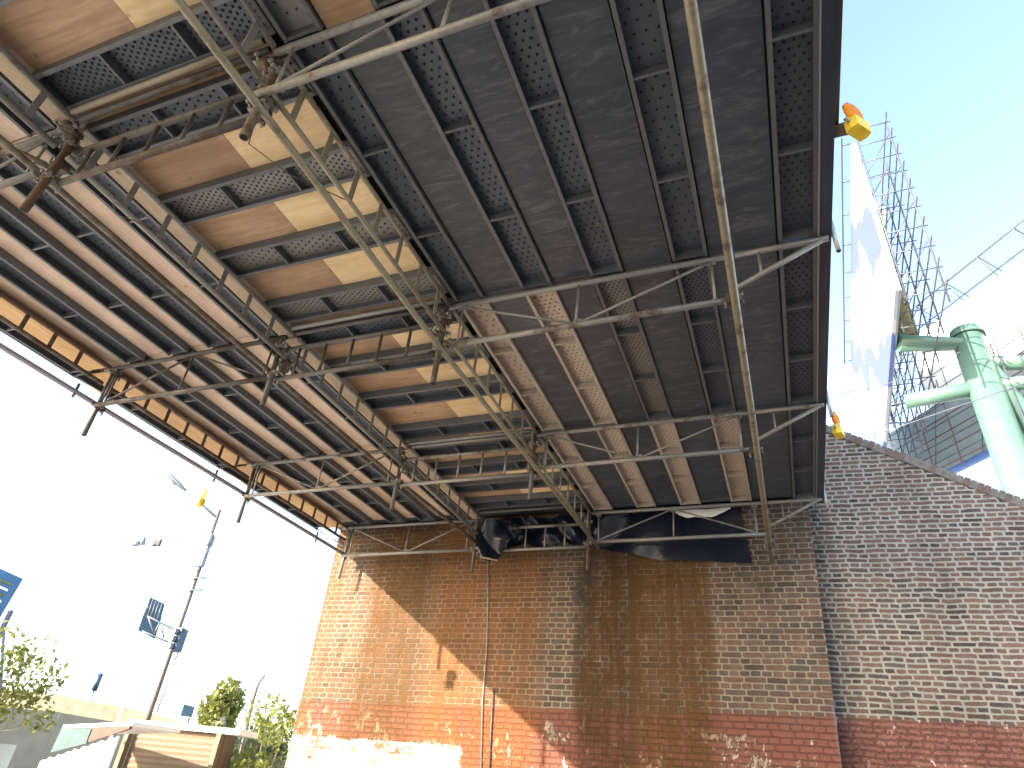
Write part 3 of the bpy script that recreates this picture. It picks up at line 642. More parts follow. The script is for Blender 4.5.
# ------------------------------------------------------------------ hazard lamps
def hazard(loc, rz, label, sc=1.0, lens='amber', body='yellow', lie=0):
    t = thing('hazard_lamp', loc, label, 'hazard lamp', 'amber hazard lamps on the deck edges', rz)
    mb = MB(); n = 20    # round lens, axis local Y
    prof = [(0.0, 0.036), (0.045, 0.034), (0.08, 0.022), (0.094, 0.008), (0.094, -0.008), (0.08, -0.022), (0.045, -0.034), (0.0, -0.036)]
    rings = []
    for r, y in prof:
        if r == 0: rings.append([len(mb.v)]); mb.v.append(Vector((0, y*sc, 0.15*sc))); continue
        st = len(mb.v); rings.append([st+k for k in range(n)])
        for k in range(n): a = 2*math.pi*k/n; mb.v.append(Vector((r*math.cos(a)*sc, y*sc, (0.15+r*math.sin(a))*sc)))
    for a, b in zip(rings, rings[1:]):
        for k in range(n):
            k2 = (k+1) % n
            if len(a) == 1: mb.face([a[0], b[k2], b[k]], 0, True)
            elif len(b) == 1: mb.face([a[k], a[k2], b[0]], 0, True)
            else: mb.face([a[k], a[k2], b[k2], b[k]], 0, True)
    mb.build('lens', M[lens], t)
    mb = MB(); mb.tube([(0, -0.012*sc, 0.15*sc), (0, 0.012*sc, 0.15*sc)], 0.101*sc, 24); mb.build('lens_rim', M['amber'] if lens == 'amber' else M[lens], t)
    mb = MB(); q = [(-0.07, -0.05), (0.07, -0.05), (0.085, 0), (0.07, 0.05), (-0.07, 0.05), (-0.085, 0)]
    mb.prism([Vector((x*sc, y*sc, -0.08*sc)) for x, y in q][::-1], Vector((0, 0, 0.11*sc))); mb.prism([Vector((x*0.8*sc, y*0.8*sc, 0.0305*sc)) for x, y in q][::-1], Vector((0, 0, 0.022*sc)))
    mb.build('battery_box', M[body], t)
    mb = MB(); mb.box((-0.13*sc, -0.012*sc, -0.02*sc), (-0.086*sc, 0.012*sc, 0.0)); mb.build('bracket', M['tube_pale'], t)
    return t
h1 = hazard(at(857, 126, 0.80*S*1.03), math.radians(48), 'amber hazard lamp beside the brown board, upper right', 0.82); 
h2 = hazard(W(0.219, 1.90, 1.02), math.radians(75), 'small amber hazard lamp hanging above the wing wall coping', 0.9)
h2.rotation_euler = (0, 0, math.radians(70))
h3 = hazard(W(-1.79, 1.56, 0.79), math.radians(-20), 'bright yellow hazard lamp under the outer left tube, in front of the sky', 0.72, 'yellowgreen', 'yellow')
h3.rotation_euler = (0, math.radians(6), math.radians(-20))

# ------------------------------------------------------------------ plastic sheets
def sheet(fn, nu, nv, name, mat, label, cat='plastic sheet', thick=0.002):
    mb = MB(); o0 = fn(0, 0)
    for off in (0, thick):
        for j in range(nv+1):
            for i in range(nu+1): mb.v.append(fn(i/nu, j/nv)-o0+Vector((0, off, 0)))
    st = (nu+1)*(nv+1)
    for j in range(nv):
        for i in range(nu):
            a = j*(nu+1)+i; mb.face([a, a+1, a+nu+2, a+nu+1], 0, True); mb.face([st+a, st+a+nu+1, st+a+nu+2, st+a+1], 0, True)
    o = mb.build(name, mat); o.location = o0; return tag(o, label, cat)
def ns(x, y, s_=0): return math.sin(x*3.1+s_)*math.sin(y*2.3+s_*1.7)+0.5*math.sin(x*7.7+y*3.3+s_*2)+0.3*math.sin(x*15.1-y*9.2+s_)
def f_right(u, v):
    top = 1.01; bot = 0.885-0.05*min(1, u*2.2)-0.032*u
    z = top+(bot-top)*v; x = -0.655+(0.577-0.022*(1-v))*u
    fold = 0.035*abs(math.sin(u*9+v*1.8+0.5))**1.6*(1-u)**1.3*(1-0.3*v)+0.006*math.sin(u*7-v*3)
    return W(x, YW-0.010-fold, z)
sheet(f_right, 90, 24, 'black_plastic_sheet', M['black_plastic'], 'black plastic sheet hung on the wall behind the right end girder')
def f_mid(u, v):
    x = -1.06+0.44*u; z = 1.01-(0.13-0.02*u+0.012*math.sin(u*17))*v
    return W(x, 2.39-0.022*math.sin(u*9+v*2.2)*math.sin(v*2.6+u*3)-0.02*abs(math.sin(u*13-v*3.5))**2, z)
sheet(f_mid, 80, 24, 'black_plastic_sheet', M['black_plastic'], 'crumpled black plastic stuffed behind the middle end ladder beam')
def f_hang(u, v):
    x = -1.095+0.15*u+0.02*v-0.012*math.sin(v*4); z = 0.975-(0.135+0.035*math.sin(u*5+.6))*v
    return W(x, 2.31-0.016*math.sin(u*7+v*2)-0.018*abs(math.sin(u*5-v*2.4)), z)
sheet(f_hang, 40, 26, 'black_plastic_sheet', M['black_plastic'], 'ragged bundle of black plastic hanging left of the middle end ladder beam')
def f_wht(u, v):
    x = -0.33+0.20*u; w_ = 0.030*min(1, 4*u+.3)*(1-max(0, u-0.75)*3.2)+0.0015*math.sin(u*31)+0.0015*math.sin(u*13); z = 1.004-max(w_, .002)*v
    return W(x, YW-0.030-0.004*math.sin(u*8+v), z)
sheet(f_wht, 40, 6, 'white_plastic_scrap', M['white_plastic'], 'torn white plastic scrap at the top of the black sheet')
tube_thing('timber_scrap', [W(-1.07, 2.29, 0.82), W(-0.985, 2.27, 0.795)], 0.014, M['tube_tan'], 'short timber scrap under the hanging black plastic bundle', 'timber scrap', None, 6)

# ------------------------------------------------------------------ conduits on the wall
def conduit(pts, r, label, mat='tube'):
    o = tube_thing('wall_conduit', [Vector((x, YW*S-0.02, z)) for x, z in pts], r, M[mat], label, 'conduit', None, 8)
def wp(px, py): r = ray(px, py); r = r*(YW*S/r.y); return (r.x, EYE+r.z)
conduit([wp(488, 545), wp(488.5, 600), wp(487, 650), wp(483, 700), wp(481, 790)], 0.007, 'thin brown conduit running down the middle of the brick wall', 'tube')
conduit([wp(494, 690), wp(491.5, 730), wp(489, 790)], 0.009, 'short dark conduit beside the thin brown one on the wall', 'tube_dark')

# ------------------------------------------------------------------ left background: street furniture
def street_lamp():
    b = at(130, 770, 20); top = at(217, 509, 20)
    o0 = Vector((b.x, b.y, 0)); t = thing('street_lamp', o0, 'tall thin street lamp pole with a long arm, boxes and clamps', 'street lamp')
    h = top.z
    MB().tube([(0, 0, -0.2), (0, 0, h*0.5), (0, 0, h)], [0.075, 0.062, 0.045], 12).build('pole', M['lamp_pole'], t)
    e = at(184, 489, 20.3)-o0; s0 = Vector((0, 0, h-0.25))
    MB().tube([s0, s0.lerp(e, 0.5), e], 0.032, 8).build('arm', M['lamp_grey'], t)
    d = (e-s0).normalized(); side = Vector((-d.y, d.x, 0)).normalized(); up = d.cross(side)
    hd = NTm = MB(); c = e
    prof = [(-0.05, 0.06), (0.15, 0.14), (0.5, 0.16), (0.75, 0.10), (0.85, 0.02)]; rings = []
    for q, w_ in prof:
        st = len(hd.v); rings.append(st)
        for k in range(10):
            a = 2*math.pi*k/10; hd.v.append(c+d*q+side*math.cos(a)*w_+up*math.sin(a)*w_*0.45)
    for a, b2 in zip(rings, rings[1:]):
        for k in range(10): k2 = (k+1) % 10; hd.face([a+k, a+k2, b2+k2, b2+k], 0, True)
    hd.build('lamp_head', M['lamp_grey'], t)
    gl = MB(); c2 = e+d*0.42-up*0.07; gl.tube([c2-up*0.10, c2-up*0.05, c2], [0.05, 0.12, 0.14], 10); gl.build('lamp_glass', M['white'], t)
    def P(px, py, dd=19.9): return at(px, py, dd)-o0
    # boxes and clamps on the pole
    q = P(210, 541); MB().tube([q-Vector((0, 0, 0.2)), q-Vector((0, 0, 0.1)), q+Vector((0, 0, 0.1)), q+Vector((0, 0, 0.2))], [0.05, 0.11, 0.11, 0.05], 10).build('junction_box', M['lamp_grey'], t)
    q = P(204, 556); MB().box(q-Vector((0.06, 0.06, 0.3)), q+Vector((0.07, 0.06, 0.25))).build('control_box', M['lamp_grey'], t)
    for px, py in ((193, 566), (196, 578), (192, 590)):
        q = P(px, py); MB().tube([q-cr*0.28, q+cr*0.28], 0.022, 6).build('clamp', M['lamp_grey'], t)
    # sign panel seen from behind on a bracket
    a = at(173, 627, 19.9); t2 = thing('road_sign', a, 'blue grey road sign seen from behind on a bracket of the street lamp', 'road sign')
    def Q(px, py, dd=19.9): return at(px, py, dd)-a
    def panel(c4, name, mat, th=0.05):
        v = [Q(*c_) for c_ in c4]; nn = (v[1]-v[0]).cross(v[3]-v[0]).normalized()*th; MB().prism(v, nn).build(name, mat, t2)
    panel([(150, 597), (165, 604), (160, 622), (146, 615)], 'upper_panel', M['blue_panel'])
    panel([(146, 607), (162, 617), (155, 639), (138, 630)], 'lower_panel', M['blue_panel'])
    for i_ in range(5):
        x_ = 150+i_*3; MB().tube([Q(x_, 598+i_*1.4, 19.8), Q(x_-6, 616+i_*1.6, 19.8)], 0.012, 5).build('stiffener', M['lamp_grey'], t2)
    for p_, q_ in (((147, 616), (175, 630)), ((142, 631), (168, 642)), ((148, 616), (154, 634)), ((154, 634), (160, 622)), ((160, 622), (164, 638))):
        MB().tube([Q(*p_, 19.75), Q(*q_, 19.75)], 0.02, 6).build('bracket_tube', M['lamp_grey'], t2)
    c = at(178, 640, 19.7); t3 = thing('traffic_light', c, 'small traffic light fixed to the street lamp pole', 'traffic light')
    MB().box((-0.12, -0.1, -0.28), (0.12, 0.12, 0.28)).build('housing', M['blue_panel'], t3)
    for k in range(3):
        MB().tube([(0, -0.1, 0.18-0.18*k), (0, -0.24, 0.17-0.18*k)], 0.075, 10).build('hood', M['lamp_grey'], t3)
    MB().tube([(-0.2, 0, 0.2), (0.25, 0, 0.25)], 0.02, 6).build('bracket', M['lamp_grey'], t3)
    tube_thing('cable', [at(178, 652, 19.9), at(168, 680, 19.9), at(157, 712, 19.9)], 0.02, M['lamp_grey'], 'loose cable running down beside the street lamp pole', 'cable', None, 6)
M['lamp_pole'] = plain('dull_brown_pole', (0.11, 0.09, 0.085), 0.6, 0.2); M['lamp_grey'] = plain('pale_grey_metal', (0.15, 0.17, 0.20), 0.5, 0.3)
street_lamp()
def second_lamp():
    a = at(176, 561, 32); o0 = Vector((a.x, a.y, 0)); t = thing('camera_pole', o0, 'pale pole with a camera and lamp head, washed out by the sky', 'camera pole')
    MB().tube([(0, 0, 0), (0, 0, a.z)], 0.05, 8).build('pole', M['white'], t)  # white colour on pole and arm stands in for sky glare washing them out
    q = at(148, 549, 32)-o0; MB().tube([(0, 0, a.z), q], 0.05, 8).build('arm', M['white'], t)
    MB().tube([at(130, 546, 32)-o0, at(140, 543, 32)-o0], [0.04, 0.12], 8).build('lamp_head', M['lamp_grey'], t)
    c = at(157, 543, 32)-o0; MB().box(c-Vector((.2, .05, .14)), c+Vector((.2, .05, .14))).build('solar_panel', M['rubber'], t)
    c = at(146, 551, 32)-o0; MB().tube([c, c+Vector((0.0, -0.3, -0.1))], 0.13, 10).build('camera_housing', M['white'], t)
    c = at(143, 545, 32)-o0; MB().tube([c, c+Vector((0.0, -0.1, 0.3))], 0.08, 10).build('camera_housing', M['lamp_grey'], t)
second_lamp()
# billboard far left
def left_billboard():
    c4 = [(-14, 562), (28, 581), (10, 628), (-30, 610)]; a = at(10, 600, 30); t = thing('billboard', Vector((a.x, a.y, 0)), 'blue billboard with pale stripes at the far left', 'billboard')
    o0 = Vector((a.x, a.y, 0)); v = [at(x, y, 30)-o0 for x, y in c4]; nn = (v[1]-v[0]).cross(v[3]-v[0]).normalized()
    MB().prism(v, nn*0.25).build('panel', M['bb_blue'], t)
    for k in range(4):
        p0 = v[0].lerp(v[1], 0.38)+(v[3]-v[0])*(0.2+0.13*k); p1 = v[0].lerp(v[1], 0.38+0.28-0.03*k)+(v[3]-v[0])*(0.2+0.13*k); e = (v[3]-v[0])*0.045
        off = -nn*0.02; MB().prism([p0+off, p1+off, p1+e+off, p0+e+off], -nn*0.02).build('printed_stripe', M['white'] if k % 2 else M['leaf_y'], t)
    q0 = v[1].lerp(v[2], .35)-nn*.03; MB().prism([v[1]-nn*.03-(v[1]-v[0])*.12, v[1]-nn*.03, v[2]-nn*.03, v[2]-nn*.03-(v[1]-v[0])*.3], -nn*0.01).build('printed_band', M['white'], t)
    for f_ in (0.35, 0.85):
        p = v[3].lerp(v[2], f_); MB().tube([Vector((p.x, p.y, 0)), p+Vector((0, 0, 0.5))], 0.09, 8).build('leg', M['grey_tube'], t)
        MB().tube([p, p+Vector((0.9, 0.3, -2.0))], 0.05, 6).build('brace', M['grey_tube'], t)
M['bb_blue'] = plain('billboard_blue', (0.02, 0.08, 0.18), 0.4, 0, 0.3, 0.6)
left_billboard()

# viaduct
def viaduct():
    pts = [((-60, 684), 60, 19, 0), ((30, 691), 52, 17, 0), ((80, 699), 48.5, 16, 0), ((130, 708), 45.5, 15, 0), ((190, 724), 42, 13, 0), ((262, 741), 39, 11, 0), ((330, 757), 37, 9, 0)]
    P = [at(px, py, d) for (px, py), d, hh, _ in pts]; zt = 5.1
    P = [Vector((p.x*1.0, p.y, p.z)) for p in P]
    o0 = Vector((P[1].x, P[1].y, 0)); t = thing('concrete_viaduct', o0, 'stained concrete viaduct with parapet crossing behind the sheds', 'viaduct')
    def strip(z0s, z1s, dy, name, mat):
        mb = MB()
        for i in range(len(P)-1):
            a, b = P[i]-o0, P[i+1]-o0; n_ = Vector((a.x, a.y, 0)); n_ = (o0+a); n_ = Vector((n_.x, n_.y, 0)).normalized()
            f = dy*n_
            q = [Vector((a.x, a.y, P[i].z+z0s))+f, Vector((b.x, b.y, P[i+1].z+z0s))+f, Vector((b.x, b.y, P[i+1].z+z1s))+f, Vector((a.x, a.y, P[i].z+z1s))+f]
            mb.prism(q, n_*(8 if name == 'deck' else 0.4))
        mb.build(name, mat, t)
    strip(-1.15, 0.0, 0, 'parapet', M['concrete']); strip(-1.75, -1.152, 0.25, 'deck', M['concrete_dark'])
    for i in (1, 3, 5):
        p = P[i]-o0; MB().box((p.x-0.8, p.y+1.5, -0.1), (p.x+0.8, p.y+5, P[i].z-1.75)).build('pier', M['concrete'], t)
M['concrete_dark'] = plain('dark_concrete', (0.07, 0.065, 0.05), 0.85, 0, 0.3, 1.5)
viaduct()
# small far signal on a thin pole
a = at(97, 683, 52); t = thing('far_signal', Vector((a.x, a.y, 0)), 'small dark signal head on a thin pole on the viaduct', 'signal')
MB().tube([(0, 0, 0), (0, 0, a.z)], 0.05, 6).build('pole', M['lamp_grey'], t); MB().tube([(0, 0, a.z-0.45), (0, 0, a.z+0.55)], 0.17, 8).build('signal_head', M['blue_panel'], t)
# walls and sheds
def quadwall(c, ds, th, name, mat, label, cat, zlow=None):
    v = [at(x, y, d) for (x, y), d in zip(c, ds)]; 
    if zlow is not None:
        v = v[:2]+[Vector((v[1].x, v[1].y, zlow)), Vector((v[0].x, v[0].y, zlow))]
    o0 = v[3].copy(); nn = Vector((v[0].x+v[1].x, v[0].y+v[1].y, 0)).normalized()*th
    o = MB().prism([p-o0 for p in v], nn).build(name, mat); o.location = o0; return tag(o, label, cat)
quadwall([(-60, 702), (60, 712), (0, 0), (0, 0)], [30, 32], 0.3, 'rendered_wall', M['cream'], 'cream rendered wall under the viaduct at far left', 'wall', 0)
quadwall([(60, 712.5), (150, 728), (0, 0), (0, 0)], [32, 34], 0.3, 'rendered_wall', M['cream'], 'cream wall behind the white sheeted fence', 'wall', 0)
def shed():
    a = at(137, 726, 15); b = at(226, 731, 13.9); o0 = Vector((a.x, a.y, 0)); t = thing('corrugated_shed', o0, 'brown corrugated shed with a white roof edge beside the lamp pole', 'shed')
    d = (b-a); d.z = 0; ln = d.length; d.normalize(); n_ = Vector((-d.y, d.x, 0))
    if n_.dot(Vector((a.x, a.y, 0))) < 0: n_ = -n_
    mb = MB(); zt = a.z; k = 0; z = 0.0
    st = 0.045; nz = int(zt/st)
    prof = [(i*st, 0.012 if i % 2 else 0.0) for i in range(nz+1)]
    for (z0, o_0), (z1, o_1) in zip(prof, prof[1:]):
        b_ = len(mb.v)
        for (u, z_, o_) in ((0, z0, o_0), (ln, z0, o_0), (ln, z1, o_1), (0, z1, o_1)): mb.v.append(d*u+n_*o_+Vector((0, 0, z_)))
        mb.face([b_, b_+1, b_+2, b_+3], 0, True)
    mb.prism([n_*0.03, d*ln+n_*0.03, d*ln+n_*0.03+Vector((0, 0, zt-0.01)), n_*0.03+Vector((0, 0, zt-0.01))], n_*0.35, 0)
    mb.build('corrugated_wall', M['shed_brown'], t)
    mb = MB(); mb.prism([d*-0.1-n_*0.12+Vector((0, 0, zt+0.0)), d*(ln+0.35)-n_*0.12+Vector((0, 0, zt-0.02)), d*(ln+0.35)-n_*0.12+Vector((0, 0, zt+0.07)), d*-0.1-n_*0.12+Vector((0, 0, zt+0.09))], n_*0.6); mb.build('roof', M['white'], t)
    for u in (-0.06, ln-0.04): MB().box((-0.05, -0.05, 0), (0.05, 0.05, zt-0.01), 0, Matrix.Translation(d*u-n_*0.055)).build('corner_post', M['shed_brown'], t)
s = NT('rusty_corrugated_sheet'); p = s.geo(); n1 = s.noise(p, 2.5, 6, 0.7); n2 = s.noise(s.scale(p, 1, 1, 6), 4, 6, 0.7)
c_ = s.mix(n1, (0.13, 0.09, 0.055), (0.19, 0.145, 0.095)); c_ = s.mix(s.sm(n2, 0.45, 0.65, 0, 0.7), c_, (0.16, 0.10, 0.06)); c_ = s.mix(s.sm(n2, 0.62, 0.72, 0, .8), c_, (0.6, 0.52, 0.38)); M['shed_brown'] = s.fin(c_, 0.75)
shed()
def booth():
    a = at(64, 727, 14.6); b = at(134, 724, 12.6); o0 = Vector((a.x, a.y, 0)); t = thing('sheeted_stall', o0, 'white sheeted stall with a teal and rust red roof edge', 'stall')
    d = b-a; d.z = 0; ln = d.length; d.normalize(); n_ = Vector((-d.y, d.x, 0))
    if n_.dot(Vector((a.x, a.y, 0))) < 0: n_ = -n_
    zt = a.z-0.02; mb = MB(); N_ = 30
    top = [zt-0.50+0.02*math.sin(i*1.9)+(0.42*i/N_) for i in range(N_+1)]
    v0 = [d*(ln*i/N_-0.35)+n_*(0.01*math.sin(i*1.3)) for i in range(N_+1)]
    for i in range(N_): mb.prism([v0[i], v0[i+1], v0[i+1]+Vector((0, 0, top[i+1])), v0[i]+Vector((0, 0, top[i]))], n_*0.03)
    mb.build('white_sheet', M['white'], t)
    mb = MB(); mb.prism([d*0-n_*0.05+Vector((0, 0, zt-0.36)), d*ln*0.48-n_*0.05+Vector((0, 0, zt-0.2)), d*ln*0.48-n_*0.05+Vector((0, 0, zt)), d*0.05-n_*0.05+Vector((0, 0, zt))], n_*0.04); mb.build('teal_panel', M['teal'], t)
    mb = MB(); mb.prism([d*ln*0.5-n_*0.05+Vector((0, 0, zt-0.18)), d*ln-n_*0.05+Vector((0, 0, zt+0.02)), d*ln-n_*0.05+Vector((0, 0, zt+0.06)), d*ln*0.5-n_*0.05+Vector((0, 0, zt))], n_*0.04); mb.build('red_panel', M['rustred'], t)
    mb = MB(); mb.prism([d*0-n_*0.02+Vector((0, 0, zt+0.005)), d*ln-n_*0.02+Vector((0, 0, zt+0.065)), d*ln-n_*0.02+Vector((0, 0, zt+0.12)), d*0-n_*0.02+Vector((0, 0, zt+0.05))], n_*0.8); mb.build('roof', M['white'], t)
M['teal'] = plain('teal_paint', (0.025, 0.06, 0.065), 0.6); M['rustred'] = plain('rust_red_paint', (0.11, 0.03, 0.018), 0.6)
booth()
# parked car corner (mostly out of frame) and grey planter behind it
def car():
    c = at(-2, 775, 9.5); o0 = Vector((c.x-0.35, c.y-0.1, 0)); t = thing('parked_car', o0, 'dark blue parked car whose roof shows in the lower left corner', 'car', None, math.radians(50))
    mb = MB(); L_, W_ = 4.2, 1.7
    sec = [(-2.1, 0.45, 0.75), (-2.0, 0.30, 0.95), (-1.1, 0.28, 1.0), (0.0, 0.28, 1.02), (1.2, 0.28, 1.0), (2.0, 0.30, 0.9), (2.1, 0.45, 0.7)]
    rings = []
    for x, z0, z1 in sec:
        st = len(mb.v); rings.append(st)
        for (y, z) in ((-W_/2*.95, z0), (-W_/2, (z0+z1)/2), (-W_/2*.93, z1), (0, z1+.04), (W_/2*.93, z1), (W_/2, (z0+z1)/2), (W_/2*.95, z0)): mb.v.append(Vector((x, y, z)))
    for a, b in zip(rings, rings[1:]):
        for k in range(6): mb.face([a+k, b+k, b+k+1, a+k+1], 0, True)
        mb.face([a+6, b+6, b, a], 0)
    for a in (rings[0], rings[-1]): mb.face([a+k for k in range(7)])
    mb.build('body', M['carblue'], t)
    mb = MB(); rings = []
    for x, z, w_ in ((-1.5, 1.0, 1.45), (-0.9, 1.42, 1.2), (0.5, 1.46, 1.2), (1.2, 1.02, 1.45)):
        st = len(mb.v); rings.append(st)
        for (y, zz) in ((-W_/2*.9, 0.98), (-w_/2, z), (0, z+0.03), (w_/2, z), (W_/2*.9, 0.98)): mb.v.append(Vector((x, y, zz)))
    for a, b in zip(rings, rings[1:]):
        for k in range(4): mb.face([a+k, b+k, b+k+1, a+k+1], 0 if k in (1, 2) and a == rings[1] else 1, True)
    mb.build('cabin', [M['carblue'], M['glass']], t)
    for x in (-1.3, 1.3):
        for sy in (-1, 1): MB().tube([(x, sy*0.86, 0.31), (x, sy*0.66, 0.31)], 0.31, 16).build('wheel', M['rubber'], t)
car()
quadwall([(-30, 741), (17, 745), (0, 0), (0, 0)], [13, 13.5], 0.8, 'grey_kiosk', M['grey_panel'], 'low grey kiosk behind the blue car at lower left', 'kiosk', 0)
quadwall([(184, 704), (195, 707), (0, 0), (0, 0)], [24, 24], 0.05, 'blue_sign', M['blue_panel'], 'small blue sign standing between lamp pole and ivy post', 'sign', at(190, 717, 24).z)
v = at(187, 717, 24); tube_thing('sign_pole', [Vector((v.x, v.y+.1, 0)), Vector((v.x, v.y+.1, v.z))], 0.03, M['lamp_grey'], 'thin pole under the small blue sign', 'pole')

# ------------------------------------------------------------------ vegetation
def leaves(mb, c, r, n, size, rr, squash=1.0):
    for _ in range(n):
        while True:
            p = Vector((rr.uniform(-1, 1), rr.uniform(-1, 1), rr.uniform(-1, 1)))
            if p.length < 1: break
        p = Vector((p.x*r, p.y*r, p.z*r*squash))+c
        a = Vector((rr.uniform(-1, 1), rr.uniform(-1, 1), rr.uniform(-1, 1))).normalized(); b = a.cross(Vector((rr.uniform(-1, 1), rr.uniform(-1, 1), rr.uniform(-1, 1)))).normalized()
        s1 = size*rr.uniform(0.6, 1.3); i = len(mb.v); mb.v += [p-a*s1, p+b*s1*0.45, p+a*s1, p-b*s1*0.45]; mb.face([i, i+1, i+2, i+3], 0)
def tree(name, base, height, spread, seed, label, leafmat, nclump=30, leafn=40, size=0.07, lean=Vector((0, 0, 0)), cr_=0.35, group=None, cat='tree', startf=0.35):
    rr = random.Random(seed); t = thing(name, base, label, cat, group); tb = MB(); lbm = MB(); tips = []
    def grow(p, d, ln, r, lvl):
        pts = [p]; rs = [r]; q = p.copy(); dd = d.copy()
        for k in range(4):
            dd = (dd+Vector((rr.uniform(-.18, .18), rr.uniform(-.18, .18), rr.uniform(-.06, .14)))).normalized(); q = q+dd*(ln/4); pts.append(q.copy()); rs.append(r*(1-0.14*(k+1)))
        tb.tube(pts, rs, 7 if lvl < 2 else 5)
        if lvl >= 3: tips.append(pts[-1]); tips.append(pts[-2]); return
        for k in range(3 if lvl else 4):
            nd = (dd*0.7+Vector((rr.uniform(-1, 1)*spread, rr.uniform(-1, 1)*spread, rr.uniform(-.1, .8)))).normalized()
            grow(pts[rr.choice((2, 3, 4))], nd, ln*rr.uniform(0.55, 0.75), rs[-1]*0.7, lvl+1)
    grow(Vector((0, 0, -0.1)), (Vector((0, 0, 1))+lean).normalized(), height*startf, height*0.022, 0)
    for tp in tips:
        if rr.random() < 0.85: leaves(lbm, tp+Vector((rr.uniform(-.1, .1), rr.uniform(-.1, .1), 0)), cr_*rr.uniform(0.5, 1.2), leafn, size, rr)
    tb.build('trunk', M['bark'], t); lbm.build('crown', leafmat, t); return t
b = at(-105, 770, 11); tree('garden_tree', Vector((b.x, b.y, 0)), 4.1, 0.8, 5, 'sparse leafy green tree at the far left edge', M['leaf_y'], leafn=55, size=0.045, cr_=0.30, lean=Vector((0.10, 0.0, 0)))
def bush(px, py, d, w_, h, label, mat, n=900, size=0.06, name='bush', cat='bush', group='bushes beside the brick wall'):
    p = at(px, py, d); t = thing(name, Vector((p.x, p.y, 0)), label, cat, group); rr = random.Random(int(px*7+py)); mb = MB(); st = MB()
    for k in range(12):
        c = Vector((rr.uniform(-w_, w_)*0.7, rr.uniform(-w_, w_)*0.7, h*rr.uniform(0.25, 0.95)))
        st.tube([(c.x*0.2, c.y*0.2, 0), (c.x*.6, c.y*.6, c.z*0.6), c], [0.03, 0.02, 0.008], 5); leaves(mb, c, w_*0.5, n//12, size, rr, 0.9)
    mb.build('foliage', mat, t); st.build('stems', M['bark'], t)
bush(262, 742, 15, 1.0, 3.0, 'yellow green bush next to the left edge of the abutment', M['leaf_y'], 3800)
bush(245, 765, 14, 0.8, 1.7, 'low dry yellow bush right of the corrugated shed', M['leaf_y'], 2600)
bush(276, 750, 16, 0.6, 2.0, 'pale green bush touching the abutment corner', M['leaf_y'], 2200)
def ivy():
    p = at(216, 728, 21); t = thing('ivy_post', Vector((p.x, p.y, 0)), 'thick post covered in yellow green ivy', 'ivy', None); rr = random.Random(3); mb = MB(); top = at(216, 683, 21).z
    MB().tube([(0, 0, 0), (0, 0, top-0.1)], 0.25, 10).build('post', M['white'], t)
    for k in range(120):
        z = rr.uniform(0.4, top); leaves(mb, Vector((rr.uniform(-.25, .25), rr.uniform(-.25, .25), z)), 0.33, 60, 0.10, rr)
    mb.build('foliage', M['leaf_y'], t)
ivy()
for k, (px, py, d, h) in enumerate(((246, 700, 34, 5.2), (268, 695, 38, 6.0), (110, 704, 70, 7.8), (128, 708, 74, 8.0), (60, 696, 66, 7.6))):
    p = at(px, py+40, d); tree('distant_tree', Vector((p.x, p.y, 0)), h, 1.0, 20+k, ['small dark tree beyond the ivy post', 'dark tree just left of the abutment top bushes', 'faint tree above the viaduct near the lamp pole', 'faint tree above the viaduct left of the lamp pole', 'faint tree above the viaduct behind the far left tree'][k], M['leaf_d'], leafn=14, size=0.16, cr_=0.7, group='distant trees behind the viaduct')
a = at(252, 722, 26); tube_thing('bare_pole', [Vector((a.x, a.y, 0)), at(253, 700, 26), at(258, 684, 26), at(265, 675, 26)], [0.06, 0.06, 0.05, 0.03], M['lamp_pole'], 'thin leaning bare pole right of the ivy post', 'pole', None, 6) if False else None
mb = MB(); pts = [Vector((a.x, a.y, 0)), at(253, 700, 26), at(258, 684, 26), at(265, 675, 26)]; mb.tube([p-pts[0] for p in pts], [0.06, 0.06, 0.05, 0.03], 6); o = mb.build('bare_pole', M['lamp_pole']); o.location = pts[0]; tag(o, 'thin crooked bare pole right of the ivy post', 'pole')
s = NT('rough_grass'); p = s.geo(); n_ = s.noise(p, 4, 6, .7); M['grass'] = s.fin(s.mix(n_, (0.12, 0.13, 0.03), (0.28, 0.24, 0.09)), 0.9); s.bump(n_, 1, .1)

